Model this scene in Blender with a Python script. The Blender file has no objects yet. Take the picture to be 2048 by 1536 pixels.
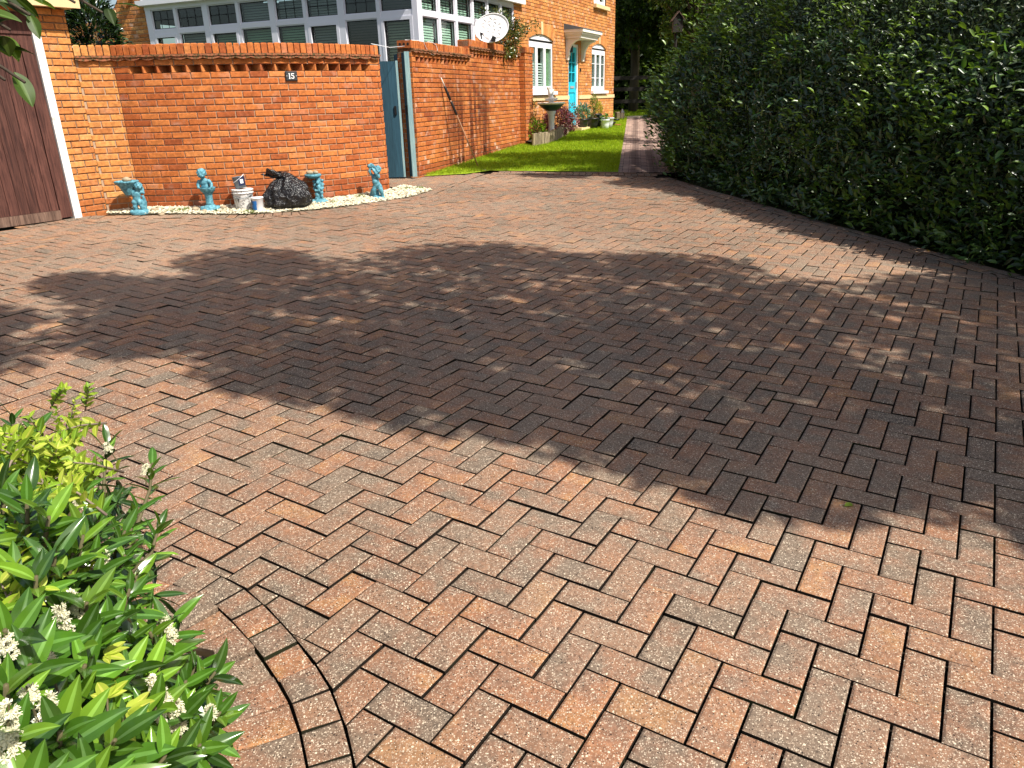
import bpy, bmesh, math, random
import numpy as np
from mathutils import Vector, Matrix, noise as mnoise
rad = math.radians
sc = bpy.context.scene
C = sc.collection
random.seed(7); rng = np.random.default_rng(7)

# ------------------------------------------------------------------ camera
F = 1495.0                                   # focal length in pixels of a 2048 px wide frame
H = 1.43337                                  # eye height
def _cam_axes():
    dn = np.array([1133-1024, -(4661-768), -F]); dn /= np.linalg.norm(dn); Z = -dn
    fw = np.array([0, 0, -1.]); Y = fw-Z*(fw@Z); Y /= np.linalg.norm(Y); X = np.cross(Y, Z)
    return np.stack([X, Y, Z])
G = _cam_axes()
cam_d = bpy.data.cameras.new('camera'); cam = bpy.data.objects.new('camera', cam_d); C.objects.link(cam)
cam_d.sensor_width = 36; cam_d.lens = F/2048*36; cam_d.clip_start = .05; cam_d.clip_end = 2000
mw = Matrix.Identity(4)
for i in range(3):
    for j in range(3): mw[i][j] = G[i, j]
mw[2][3] = H
cam.matrix_world = mw
sc.camera = cam

# ------------------------------------------------------------------ sky, sun, exposure
SUN_EL = rad(52); SUN_AZ = math.atan2(.8, -.6)          # azimuth measured from +Y towards +X
S = Vector((math.sin(SUN_AZ)*math.cos(SUN_EL), math.cos(SUN_AZ)*math.cos(SUN_EL), math.sin(SUN_EL)))
w = bpy.data.worlds.new('World'); sc.world = w; w.use_nodes = True
nt = w.node_tree; nt.nodes.clear()
sky = nt.nodes.new('ShaderNodeTexSky'); sky.sky_type = 'NISHITA'; sky.sun_disc = False
sky.dust_density = 3.; sky.ozone_density = .5; sky.sun_elevation = SUN_EL; sky.sun_rotation = SUN_AZ
bg = nt.nodes.new('ShaderNodeBackground'); bg.inputs[1].default_value = .108
wo = nt.nodes.new('ShaderNodeOutputWorld')
nt.links.new(sky.outputs[0], bg.inputs[0]); nt.links.new(bg.outputs[0], wo.inputs[0])
sl = bpy.data.lights.new('sun', 'SUN'); sl.energy = 5.0; sl.angle = rad(.5); sl.color = (1, .95, .87)
so = bpy.data.objects.new('sun', sl); C.objects.link(so); so.location = (8, -6, 14)
so.rotation_euler = (-S).to_track_quat('-Z', 'Y').to_euler()
sc.view_settings.view_transform = 'Standard'; sc.view_settings.look = 'None'
sc.view_settings.gamma = 1; sc.view_settings.exposure = .58
sc.cycles.max_bounces = 6; sc.cycles.transparent_max_bounces = 12
sc.cycles.diffuse_bounces = 3; sc.cycles.glossy_bounces = 3

# ------------------------------------------------------------------ ground and survey helpers
GA, GB = -.0162, .02498                      # fall of the drive
def zg(x, y):
    r = max(0., min(y, 26.)-12.)/12.
    return GA*max(-8., min(8., x))+GB*max(-6., min(27., y))+.153*r**1.2
def ray(px, py): return G@np.array([px-1024, 768-py, -F])
def gp(px, py, dz=0.):                       # point of the ground
    d = ray(px, py); d = d/np.linalg.norm(d); t = 1.
    lo, hi = .1, 80.
    for _ in range(60):
        t = (lo+hi)/2; P = np.array([0, 0, H])+t*d
        if P[2]-dz > zg(P[0], P[1]): lo = t
        else: hi = t
    return P
def vp(px, py, A, B):                        # point of the upright plane over the plan line A-B
    d = ray(px, py); A = np.array(A[:2]); t = np.array(B[:2])-A; n = np.array([-t[1], t[0]])
    return np.array([0, 0, H])+(n@A)/(n@d[:2])*d

# ------------------------------------------------------------------ mesh builder
class MB:
    def __init__(s): s.v = []; s.f = []; s.m = []; s.c = []
    def add(s, vs, fs, m=0, c=None):
        o = len(s.v); s.v.extend([tuple(map(float, p)) for p in vs])
        if c is None: c = (random.random(), random.random(), random.random())
        for q in fs:
            s.f.append(tuple(i+o for i in q)); s.m.append(m); s.c.append(c)
    def box(s, c, sz, M=None, m=0, col=None):
        x, y, z = [q/2 for q in sz]
        vs = [Vector((a, b, d)) for d in (-z, z) for b in (-y, y) for a in (-x, x)]
        if M is not None: vs = [M@p for p in vs]
        vs = [p+Vector(c) for p in vs]
        s.add(vs, [(0, 2, 3, 1), (4, 5, 7, 6), (0, 1, 5, 4), (2, 6, 7, 3), (0, 4, 6, 2), (1, 3, 7, 5)], m, col)
    def hexa(s, lo, hi, m=0, col=None):      # two rings of n corners
        n = len(lo)
        s.add(list(lo)+list(hi), [tuple(range(n-1, -1, -1)), tuple(range(n, 2*n))]+[(i, (i+1) % n, n+(i+1) % n, n+i) for i in range(n)], m, col)
    def prism(s, poly, z0, z1, m=0, col=None):
        s.hexa([(x, y, z0) for x, y in poly], [(x, y, z1) for x, y in poly], m, col)
    def tube(s, pts, r, n=8, m=0, col=None, caps=True):
        pts = [Vector(p) for p in pts]; k = len(pts)
        if not hasattr(r, '__len__'): r = [r]*k
        vs = []; up = None
        for i, p in enumerate(pts):
            d = (pts[min(i+1, k-1)]-pts[max(i-1, 0)]).normalized()
            if up is None:
                up = Vector((0, 0, 1)) if abs(d.z) < .9 else Vector((1, 0, 0))
            a = d.cross(up).normalized(); b = a.cross(d).normalized(); up = b
            for j in range(n):
                t = 2*math.pi*j/n; vs.append(p+(a*math.cos(t)+b*math.sin(t))*r[i])
        fs = [(i*n+j, i*n+(j+1) % n, (i+1)*n+(j+1) % n, (i+1)*n+j) for i in range(k-1) for j in range(n)]
        if caps: fs += [tuple(range(n-1, -1, -1)), tuple(range((k-1)*n, k*n))]
        s.add(vs, fs, m, col)
    def lathe(s, prof, c, n=24, m=0, col=None, wob=None, M=None):
        vs = []; k = len(prof)
        for i, (r, z) in enumerate(prof):
            for j in range(n):
                t = 2*math.pi*j/n; q = r*(1+(wob(t, i) if wob else 0)); p = Vector((q*math.cos(t), q*math.sin(t), z))
                if M is not None: p = M@p
                vs.append(p+Vector(c))
        fs = [(i*n+j, i*n+(j+1) % n, (i+1)*n+(j+1) % n, (i+1)*n+j) for i in range(k-1) for j in range(n)]
        fs += [tuple(range(n-1, -1, -1)), tuple(range((k-1)*n, k*n))]
        s.add(vs, fs, m, col)
    def ball(s, c, r, n=10, m=0, col=None, M=None):
        if not hasattr(r, '__len__'): r = (r, r, r)
        k = max(5, n*2//3); prof = [(math.sin(math.pi*i/k), -math.cos(math.pi*i/k)) for i in range(1, k)]
        vs = []
        for a, z in [(0, -1)]+prof+[(0, 1)]:
            for j in range(n if a else 1):
                t = 2*math.pi*j/n; p = Vector((a*math.cos(t)*r[0], a*math.sin(t)*r[1], z*r[2]))
                if M is not None: p = M@p
                vs.append(p+Vector(c))
        L = len(vs)-1; q = len(prof)
        fs = [(0, 1+(j+1) % n, 1+j) for j in range(n)]
        fs += [(1+i*n+j, 1+i*n+(j+1) % n, 1+(i+1)*n+(j+1) % n, 1+(i+1)*n+j) for i in range(q-1) for j in range(n)]
        fs += [(L, 1+(q-1)*n+j, 1+(q-1)*n+(j+1) % n) for j in range(n)]
        s.add(vs, fs, m, col)
    def build(s, name, mats, parent=None, smooth=False):
        me = bpy.data.meshes.new(name)
        me.from_pydata(s.v, [], s.f); me.update()
        if not isinstance(mats, (list, tuple)): mats = [mats]
        for q in mats: me.materials.append(q)
        if len(mats) > 1: me.polygons.foreach_set('material_index', s.m)
        a = me.attributes.new('col', 'FLOAT_COLOR', 'FACE')
        a.data.foreach_set('color', np.array([(c[0], c[1], c[2], 1.) for c in s.c], dtype=np.float32).ravel())
        if smooth: me.polygons.foreach_set('use_smooth', [True]*len(me.polygons))
        o = bpy.data.objects.new(name, me); C.objects.link(o)
        if parent is not None: hang(o, parent)
        return o
def hang(o, parent):
    o.parent = parent
    if parent.type == 'EMPTY': o.matrix_parent_inverse = Matrix.Translation(-Vector(parent.location))
    return o
def thing(name, label, cat, loc=(0, 0, 0), group=None):
    o = bpy.data.objects.new(name, None); C.objects.link(o); o.location = loc; o.empty_display_size = .1
    return tag(o, label, cat, group)
def tag(o, label=None, cat=None, group=None, kind=None):
    if label: o['label'] = label
    if cat: o['category'] = cat
    if group: o['group'] = group
    if kind: o['kind'] = kind
    return o

# ------------------------------------------------------------------ materials
def srgb(h):
    h = h.lstrip('#'); v = [int(h[i:i+2], 16)/255 for i in (0, 2, 4)]
    return tuple(q/12.92 if q <= .04045 else ((q+.055)/1.055)**2.4 for q in v)+(1,)
class NT:
    def __init__(s, name, rough=.7, spec=.3):
        s.mat = bpy.data.materials.new(name); s.mat.use_nodes = True; s.t = s.mat.node_tree; s.t.nodes.clear()
        s.out = s.n('ShaderNodeOutputMaterial'); s.b = s.n('ShaderNodeBsdfPrincipled')
        s.b.inputs['Roughness'].default_value = rough; s.b.inputs['Specular IOR Level'].default_value = spec
        s.l(s.b.outputs[0], s.out.inputs[0]); s._pos = None
    def n(s, t, **k):
        q = s.t.nodes.new(t)
        for a, b in k.items(): setattr(q, a, b)
        return q
    def l(s, a, b): s.t.links.new(a, b)
    def pos(s):
        if s._pos is None: s._pos = s.n('ShaderNodeTexCoord').outputs['Object']
        return s._pos
    def map(s, scale=(1, 1, 1), rot=(0, 0, 0), src=None):
        q = s.n('ShaderNodeMapping'); q.inputs['Scale'].default_value = scale; q.inputs['Rotation'].default_value = rot
        s.l(src or s.pos(), q.inputs[0]); return q.outputs[0]
    def noise(s, sc, det=4, vec=None, rough=.55, d=0.):
        q = s.n('ShaderNodeTexNoise'); q.inputs['Scale'].default_value = sc; q.inputs['Detail'].default_value = det
        q.inputs['Roughness'].default_value = rough; q.inputs['Distortion'].default_value = d
        s.l(vec or s.pos(), q.inputs['Vector']); return q.outputs[0]
    def voro(s, sc, vec=None, rand=1.):
        q = s.n('ShaderNodeTexVoronoi'); q.inputs['Scale'].default_value = sc; q.inputs['Randomness'].default_value = rand
        s.l(vec or s.pos(), q.inputs['Vector']); return q
    def ramp(s, v, stops, interp='LINEAR'):
        q = s.n('ShaderNodeValToRGB'); q.color_ramp.interpolation = interp; e = q.color_ramp.elements
        while len(e) < len(stops): e.new(.5)
        for k, (p, c) in enumerate(stops):
            e[k].position = p
            if not hasattr(c, '__len__'): c = (c, c, c, 1)
            e[k].color = c if len(c) == 4 else tuple(c)+(1,)
        s.l(v, q.inputs[0]); return q.outputs[0]
    def mix(s, f, a, b, bt='MIX'):
        q = s.n('ShaderNodeMix', data_type='RGBA', blend_type=bt)
        for k, v in ((0, f), (6, a), (7, b)):
            if hasattr(v, 'default_value') or hasattr(v, 'is_linked'): s.l(v, q.inputs[k])
            elif hasattr(v, '__len__'): q.inputs[k].default_value = v if len(v) == 4 else tuple(v)+(1,)
            else: q.inputs[k].default_value = v
        return q.outputs[2]
    def math(s, op, a, b=0., c=None):
        q = s.n('ShaderNodeMath', operation=op)
        for k, v in ((0, a), (1, b), (2, c)):
            if v is None: continue
            if hasattr(v, 'is_linked'): s.l(v, q.inputs[k])
            else: q.inputs[k].default_value = v
        return q.outputs[0]
    def attr(s):
        q = s.n('ShaderNodeAttribute'); q.attribute_name = 'col'
        p = s.n('ShaderNodeSeparateColor'); s.l(q.outputs['Color'], p.inputs[0]); s.acol = q.outputs['Color']
        return p.outputs
    def bump(s, h, dist=.01, st=.5):
        q = s.n('ShaderNodeBump'); q.inputs['Strength'].default_value = st; q.inputs['Distance'].default_value = dist
        s.l(h, q.inputs['Height']); s.l(q.outputs[0], s.b.inputs['Normal'])
    def col(s, c):
        if hasattr(c, 'is_linked'): s.l(c, s.b.inputs['Base Color'])
        else: s.b.inputs['Base Color'].default_value = c if len(c) == 4 else tuple(c)+(1,)
        return s.mat
    def ro(s, v): s.l(v, s.b.inputs['Roughness'])

def mat_brick(name, stops, smear=.25, stain=None):
    t = NT(name, .85, .25); a = t.attr()
    v = t.mix(1., t.pos(), t.acol, 'ADD')
    base = t.ramp(a[0], stops)
    n1 = t.noise(28, 5, v); base = t.mix(.55, base, t.ramp(n1, [(.3, .45), (.7, 1.5)]), 'MULTIPLY')
    n2 = t.noise(7, 4); sm = t.ramp(n2, [(.52, 0), (.7, 1)])
    sm = t.math('MULTIPLY', sm, t.math('MULTIPLY', a[1], smear*2))
    base = t.mix(sm, base, (.62, .42, .32))
    n3 = t.noise(120, 2); base = t.mix(t.ramp(n3, [(.68, 0), (.74, .7)]), base, (.05, .025, .02))
    if stain is not None: base = stain(t, base)
    t.bump(t.noise(160, 4), .004, .5)
    return t.col(base)
OR = [(0., (.30, .075, .022)), (.35, (.42, .118, .030)), (.7, (.49, .155, .038)), (1., (.55, .205, .060))]
OY = [(0., (.38, .125, .036)), (.35, (.49, .19, .052)), (.7, (.56, .24, .066)), (1., (.61, .30, .10))]
M = {}
M['brick'] = mat_brick('garden wall brick', OR, .18)
M['brick_pier'] = mat_brick('pier brick', OY, .1)
M['brick_house'] = mat_brick('house brick', OY, .5)
def stain(t, base):
    s = t.map((7, 7, .5)); n = t.noise(1., 5, s, .6)
    se = t.n('ShaderNodeSeparateXYZ'); t.l(t.pos(), se.inputs[0])
    yy = t.ramp(t.math('MULTIPLY', t.math('SUBTRACT', se.outputs[1], 12.), .2), [(.10, 0), (.24, 1), (.56, 1), (.62, 0)])
    zz = t.ramp(t.math('MULTIPLY', t.math('SUBTRACT', se.outputs[2], .3), .52), [(.1, 1.), (.5, .95), (.95, 0)])
    f = t.math('MULTIPLY', t.math('MULTIPLY', yy, zz), t.ramp(n, [(.40, 0), (.54, 1)]))
    return t.mix(f, base, t.mix(1., base, (.30, .21, .19), 'MULTIPLY'))
M['brick_wet'] = mat_brick('garden wall brick with damp streaks', OR, .5, stain)
t = NT('mortar', .95, .1); M['mortar'] = t.col(t.mix(t.noise(30, 4), (.34, .22, .14), (.52, .38, .26)))
t = NT('mossy creasing tile', .9, .2); a = t.attr()
n = t.noise(40, 5); M['tile'] = t.col(t.mix(t.ramp(n, [(.42, 0), (.6, 1)]), (.34, .12, .06), (.09, .07, .03)))
t.bump(n, .006, .6)

def plain(name, c, rough=.5, spec=.4, var=.12, sc=12, bump=0.):
    t = NT(name, rough, spec); n = t.noise(sc, 4)
    lo = tuple(max(0, q*(1-var)) for q in c[:3]); hi = tuple(min(1, q*(1+var)) for q in c[:3])
    if bump: t.bump(t.noise(sc*6, 4), .003, bump)
    return t.col(t.mix(n, lo, hi))
M['upvc'] = plain('white upvc', (.80, .80, .82), .35, .5, .04)
M['stone'] = plain('cream stone', (.66, .50, .27), .8, .2, .12, 8, .3)
M['teal'] = plain('teal painted door', (.02, .50, .66), .35, .5, .05)
M['black'] = plain('black plastic', (.012, .012, .013), .4, .4)
M['lead'] = plain('lead', (.10, .12, .14), .5, .4, .2)
M['shade'] = plain('dark interior', (.02, .022, .02), .9, .1)  # near-black colour paints the darkness of unlit rooms and small holes
M['seal'] = plain('black window seal', (.015, .015, .016), .6, .3)
t = NT('weathered white paint', .5, .4); n = t.noise(9, 5)
M['white_paint'] = t.col(t.mix(t.ramp(n, [(.62, 0), (.8, 1)]), (.80, .79, .76), (.35, .31, .25)))
t = NT('window glass', .03, .5); t.b.inputs['Base Color'].default_value = (.02, .03, .03, 1)
tr = t.n('ShaderNodeBsdfTransparent'); tr.inputs[0].default_value = (.86, .93, .90, 1)
gl = t.n('ShaderNodeBsdfGlossy'); gl.inputs['Roughness'].default_value = .015
fr = t.n('ShaderNodeLayerWeight'); fr.inputs[0].default_value = .5
mx = t.n('ShaderNodeMixShader'); t.l(t.math('ADD', t.math('MULTIPLY', t.math('POWER', fr.outputs[1], 4.), .55), .05), mx.inputs[0]); t.l(tr.outputs[0], mx.inputs[1]); t.l(gl.outputs[0], mx.inputs[2])
t.l(mx.outputs[0], t.out.inputs[0]); M['glass'] = t.mat
def blind(name, c):
    t = NT(name, .5, .3); a = t.attr()
    return t.col(t.mix(t.math('MULTIPLY', a[0], .25), c, tuple(q*.6 for q in c)))
M['blind_dark'] = blind('dark blind', (.22, .22, .20)); M['blind_green'] = blind('green blind', (.24, .34, .22))
M['blind_brown'] = blind('brown blind', (.045, .03, .025)); M['blind_mint'] = blind('pale blind', (.55, .66, .56))
M['blind_beige'] = blind('beige blind', (.30, .30, .22)); M['blind_white'] = blind('white shutter', (.75, .75, .73))

def mat_wood(name, a0, b0, sc=(1, 1, 1), rough=.7):
    t = NT(name, rough, .3); at = t.attr()
    v = t.mix(1., t.pos(), t.acol, 'ADD')
    n = t.noise(6, 6, t.map((9, 9, .55), src=v), .65, .8)
    n2 = t.noise(14, 4, t.map((14, 14, .4), src=v))
    c = t.mix(t.ramp(n, [(.35, 0), (.68, 1)]), a0, b0)
    c = t.mix(.5, c, t.ramp(at[0], [(0, .55), (1, 1.35)]), 'MULTIPLY')
    t.bump(n2, .004, .5)
    return t.col(c)
M['door_wood'] = mat_wood('dark stained boards', (.035, .012, .009), (.125, .050, .036))
M['bare_wood'] = mat_wood('worn bare wood', (.05, .028, .02), (.20, .125, .09))
M['blue_wood'] = mat_wood('blue grey painted boards', (.016, .052, .078), (.030, .095, .135))
M['blue_edge'] = mat_wood('pale blue gate edge', (.16, .30, .33), (.34, .46, .44))
M['log'] = mat_wood('weathered log', (.10, .075, .05), (.42, .33, .22))
M['rail'] = mat_wood('dark fence wood', (.010, .008, .006), (.026, .020, .015))  # wood colour darkened to carry the deep tree shade on the fence
t = NT('bark', .9, .2); n = t.noise(14, 6, t.map((1, 1, .2))); t.bump(n, .03, .8)
M['bark'] = t.col(t.mix(n, (.03, .022, .016), (.13, .10, .075)))
M['stem'] = plain('green brown stem', (.10, .085, .04), .7, .3, .3, 20)

def mat_leaf(name, rough=.35, trans=.35, spec=.5):
    t = NT(name, rough, spec); t.attr()
    n = t.noise(30, 2); c = t.mix(.35, t.acol, t.ramp(n, [(.3, .6), (.7, 1.3)]), 'MULTIPLY'); t.col(c)
    tl = t.n('ShaderNodeBsdfTranslucent'); t.l(t.mix(1., c, (1.15, 1.2, .45), 'MULTIPLY'), tl.inputs[0])
    mx = t.n('ShaderNodeMixShader'); mx.inputs[0].default_value = trans
    t.l(t.b.outputs[0], mx.inputs[1]); t.l(tl.outputs[0], mx.inputs[2]); t.l(mx.outputs[0], t.out.inputs[0])
    return t.mat
M['leaf_gloss'] = mat_leaf('glossy laurel leaf', .22, .22, .7)
M['leaf'] = mat_leaf('soft leaf', .5, .4, .35)
M['leaf_hedge'] = mat_leaf('hedge leaf', .36, .22, .8)
M['grass'] = mat_leaf('grass blade', .5, .5, .25)
M['petal'] = plain('cream white blossom', (.74, .71, .50), .6, .3, .08, 60)

# paving blocks
def mat_paver():
    t = NT('brindle paving block', .82, .25); a = t.attr()
    v = t.mix(1., t.pos(), t.acol, 'ADD')
    br = t.math('ADD', t.math('ADD', t.math('MULTIPLY', a[0], .62), .19), t.math('MULTIPLY', t.math('SUBTRACT', t.noise(9, 3, t.mix(1., t.pos(), t.mix(1., t.acol, (9, 9, 9), 'MULTIPLY'), 'ADD')), .5), 1.5))
    c = t.ramp(br, [(0., (.120, .094, .070)), (.3, (.158, .112, .078)), (.5, (.205, .112, .070)), (.75, (.262, .122, .064)), (1., (.34, .165, .066))])
    c = t.mix(t.math('MULTIPLY', a[1], .45), c, (.205, .138, .090))
    n = t.noise(90, 4); c = t.mix(.8, c, t.ramp(n, [(.25, .5), (.75, 1.5)]), 'MULTIPLY')
    big = t.noise(.55, 3); c = t.mix(.5, c, t.ramp(big, [(.35, .72), (.65, 1.18)]), 'MULTIPLY')
    du = t.noise(.42, 5, None, .6); c = t.mix(t.ramp(du, [(.48, 0), (.68, .34)]), c, (.34, .255, .185))
    gr = t.noise(3.2, 6, None, .7); c = t.mix(t.ramp(gr, [(.60, 0), (.74, .45)]), c, (.075, .056, .042))
    for sc_, th, lo, cc in ((115, .18, .80, (.66, .57, .42)), (210, .26, .58, (.56, .46, .34)), (330, .3, .55, (.42, .33, .24)), (180, .24, .72, (.020, .013, .01))):
        vo = t.voro(sc_); se = t.n('ShaderNodeSeparateColor'); t.l(vo.outputs['Color'], se.inputs[0])
        f = t.math('MULTIPLY', t.math('LESS_THAN', vo.outputs['Distance'], t.math('MULTIPLY', se.outputs[1], th*2)), t.math('GREATER_THAN', se.outputs[0], lo))
        c = t.mix(t.math('MULTIPLY', f, .85), c, cc)
    t.bump(t.noise(240, 3), .003, .55)
    return t.col(c)
M['paver'] = mat_paver()
def mat_path():
    t = NT('path block', .8, .25); a = t.attr()
    c = t.ramp(a[0], [(0, (.20, .14, .115)), (.5, (.30, .205, .165)), (1, (.38, .27, .21))]); c = t.mix(.6, c, t.ramp(t.noise(70, 4), [(.25, .6), (.75, 1.4)]), 'MULTIPLY')
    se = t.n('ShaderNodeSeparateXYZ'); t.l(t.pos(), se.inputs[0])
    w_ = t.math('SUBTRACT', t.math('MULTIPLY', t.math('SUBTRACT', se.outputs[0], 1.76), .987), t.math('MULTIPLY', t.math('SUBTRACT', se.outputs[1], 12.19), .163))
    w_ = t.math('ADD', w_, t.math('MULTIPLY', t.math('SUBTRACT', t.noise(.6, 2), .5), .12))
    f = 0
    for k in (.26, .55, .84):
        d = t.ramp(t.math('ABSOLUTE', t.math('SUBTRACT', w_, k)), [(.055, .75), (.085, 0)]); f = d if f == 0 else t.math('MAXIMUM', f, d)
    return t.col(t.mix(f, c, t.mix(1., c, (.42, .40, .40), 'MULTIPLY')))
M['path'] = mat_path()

t = NT('dark jointing sand', .95, .1); n = t.noise(60, 4); n2 = t.noise(2.2, 3)
c = t.mix(n, (.007, .006, .005), (.024, .018, .012)); c = t.mix(t.ramp(n2, [(.55, 0), (.72, .6)]), c, (.03, .045, .012)); M['sand'] = t.col(c)
t = NT('soil', .95, .1); n = t.noise(9, 6); M['soil'] = t.col(t.mix(n, (.018, .013, .009), (.075, .055, .038))); t.bump(n, .03, .7)
t = NT('turf', .9, .15); n = t.noise(25, 5); M['turf'] = t.col(t.mix(n, (.20, .30, .018), (.32, .42, .025)))
t = NT('meadow', .95, .1); n = t.noise(1.3, 6); M['meadow'] = t.col(t.mix(n, (.035, .05, .015), (.09, .11, .03)))
M['pebble'] = None
t = NT('pale gravel', .8, .3); a = t.attr(); M['gravel'] = t.col(t.ramp(a[0], [(0, (.12, .10, .06)), (.16, (.26, .22, .13)), (.3, (.47, .42, .28)), (1, (.68, .63, .49))]))
t = NT('cobble', .75, .3); a = t.attr(); n = t.noise(45, 4); M['cobble'] = t.col(t.mix(n, (.20, .15, .09), (.46, .38, .26)))
t = NT('turquoise painted stone', .6, .35); n = t.noise(35, 5); n5 = t.noise(60, 3)
c = t.mix(t.ramp(n, [(.35, 0), (.65, 1)]), (.04, .155, .205), (.14, .36, .43)); c = t.mix(t.ramp(n5, [(.62, 0), (.72, .8)]), c, (.02, .09, .14)); M['statue'] = t.col(c); t.bump(n, .004, .4)
# ------------------------------------------------------------------ ground sheets
def sheet(name, x0, x1, y0, y1, nx, ny, zf, m, kind='structure'):
    b = MB(); xs = np.linspace(x0, x1, nx+1); ys = np.linspace(y0, y1, ny+1)
    vs = [(x, y, zf(x, y)) for y in ys for x in xs]
    fs = [(j*(nx+1)+i, j*(nx+1)+i+1, (j+1)*(nx+1)+i+1, (j+1)*(nx+1)+i) for j in range(ny) for i in range(nx)]
    b.add(vs, fs); o = b.build(name, m, smooth=True); return tag(o, kind=kind)
def inpoly(p, poly):
    x, y = p[0], p[1]; r = False; n = len(poly)
    for i in range(n):
        (x1, y1), (x2, y2) = poly[i], poly[(i+1) % n]
        if (y1 > y) != (y2 > y) and x < (x2-x1)*(y-y1)/(y2-y1)+x1: r = not r
    return r
def clip_half(poly, A, B):                   # keep the left side of A->B
    out = []; n = len(poly)
    sd = lambda p: (B[0]-A[0])*(p[1]-A[1])-(B[1]-A[1])*(p[0]-A[0])
    for i in range(n):
        p, q = poly[i], poly[(i+1) % n]; a, b = sd(p), sd(q)
        if a >= 0: out.append(p)
        if (a >= 0) != (b >= 0):
            k = a/(a-b); out.append((p[0]+(q[0]-p[0])*k, p[1]+(q[1]-p[1])*k))
    return out
def area(p): return .5*sum(p[i][0]*p[(i+1) % len(p)][1]-p[(i+1) % len(p)][0]*p[i][1] for i in range(len(p)))
def clip_to(poly, bound):                    # clip a small convex brick to a big counter-clockwise outline
    if all(inpoly(p, bound) for p in poly):
        return poly
    c = (sum(p[0] for p in poly)/len(poly), sum(p[1] for p in poly)/len(poly))
    ds = []
    for i in range(len(bound)):
        a, b = bound[i], bound[(i+1) % len(bound)]
        dx, dy = b[0]-a[0], b[1]-a[1]; L2 = dx*dx+dy*dy
        k = max(0, min(1, ((c[0]-a[0])*dx+(c[1]-a[1])*dy)/L2)); ds.append((math.hypot(a[0]+k*dx-c[0], a[1]+k*dy-c[1]), i))
    ds.sort()
    for d, i in ds[:1 if len(bound) > 40 else 2]:
        if d > .16: continue
        poly = clip_half(poly, bound[i], bound[(i+1) % len(bound)])
        if len(poly) < 3: return None
    if abs(area(poly)) < .0012: return None
    c = (sum(p[0] for p in poly)/len(poly), sum(p[1] for p in poly)/len(poly))
    return poly if inpoly(c, bound) else None
def paver(mb, poly, zf, dz=0., gap=.0036, ch=.006, depth=.05, tilt=.0016, col=None, m=0):
    if area(poly) < 0: poly = poly[::-1]
    n = len(poly); c = Vector((sum(p[0] for p in poly)/n, sum(p[1] for p in poly)/n))
    tx, ty, t0 = random.gauss(0, tilt*7), random.gauss(0, tilt*7), random.gauss(0, tilt)
    def inset(k):
        out = []
        for i in range(n):
            a, b, d = Vector(poly[i-1]), Vector(poly[i]), Vector(poly[(i+1) % n])
            e1 = (b-a).normalized(); e2 = (d-b).normalized(); n1 = Vector((-e1.y, e1.x)); n2 = Vector((-e2.y, e2.x))
            q = n1+n2; L = q.length
            q = q/L*min(k/max(.25, (q/L).dot(n1)), k*2.5) if L > 1e-6 else n1*k
            out.append(b+q)
        return out
    def z(p): return zf(p[0], p[1])+dz+t0+(p[0]-c.x)*tx+(p[1]-c.y)*ty
    A = [(p.x, p.y, z(p)) for p in inset(gap+ch)]; B = [(p.x, p.y, z(p)-ch*.55) for p in inset(gap)]; D = [(p[0], p[1], p[2]-depth) for p in B]
    vs = A+B+D
    fs = [tuple(range(n))]+[(n+i, n+(i+1) % n, (i+1) % n, i) for i in range(n)]; sd_ = [(2*n+i, 2*n+(i+1) % n, n+(i+1) % n, n+i) for i in range(n)]
    if col is None: col = (min(1, max(0, random.gauss(.5, .26))), random.random()**1.5, random.random())
    mb.add(vs, fs, m, col); o_ = len(mb.v)-len(vs)
    for q in sd_: mb.f.append(tuple(i+o_ for i in q)); mb.m.append(1); mb.c.append(col)

def zbase(x, y):
    far = max(0, y-27)
    return zg(x, y)-.075-.0*far
sheet('ground', -400, 400, -300, 500, 160, 160, lambda x, y: zbase(x, y)-.03, M['meadow'])

ARC_P = [(-6.6, 2.62), (-3.2, 2.42), (-2.2, 2.35), (-1.62, 2.26), (-1.237, 2.123), (-1.024, 2.018), (-.856, 1.921), (-.734, 1.809), (-.622, 1.684), (-.53, 1.565), (-.462, 1.457), (-.386, 1.284), (-.33, 1.08), (-.30, .8), (-.30, .3), (-.30, -1.)]
def smooth(pts, n=5):
    out = []
    for i in range(len(pts)-1):
        p = [Vector(pts[max(0, i-1)]), Vector(pts[i]), Vector(pts[i+1]), Vector(pts[min(len(pts)-1, i+2)])]
        for k in range(n):
            t_ = k/n; out.append(tuple(.5*((2*p[1])+(p[2]-p[0])*t_+(2*p[0]-5*p[1]+4*p[2]-p[3])*t_*t_+(3*p[1]-3*p[2]+p[3]-p[0])*t_**3)))
    return out+[tuple(pts[-1])]
ARC_O = [ARC_P[0]]+smooth(ARC_P[1:14])+ARC_P[14:]
RIGHT = [(5.75, -1.), (4.9, 1.5), (4.3, 3.4), (3.74, 5.3), (3.42, 6.4), (3.12, 7.55), (2.78, 9.1), (2.5, 10.1), (2.22, 11.68)]
TOP = [(-.33, 12.2), (-.72, 11.0), (-.97, 9.95), (-1.36, 9.36), (-1.8, 8.98), (-2.3, 8.62), (-2.75, 8.50), (-3.25, 8.44), (-4.1, 8.47), (-4.70, 8.47), (-5.14, 7.92), (-6.6, 5.6)]
DRIVE = RIGHT+TOP+ARC_O
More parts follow.
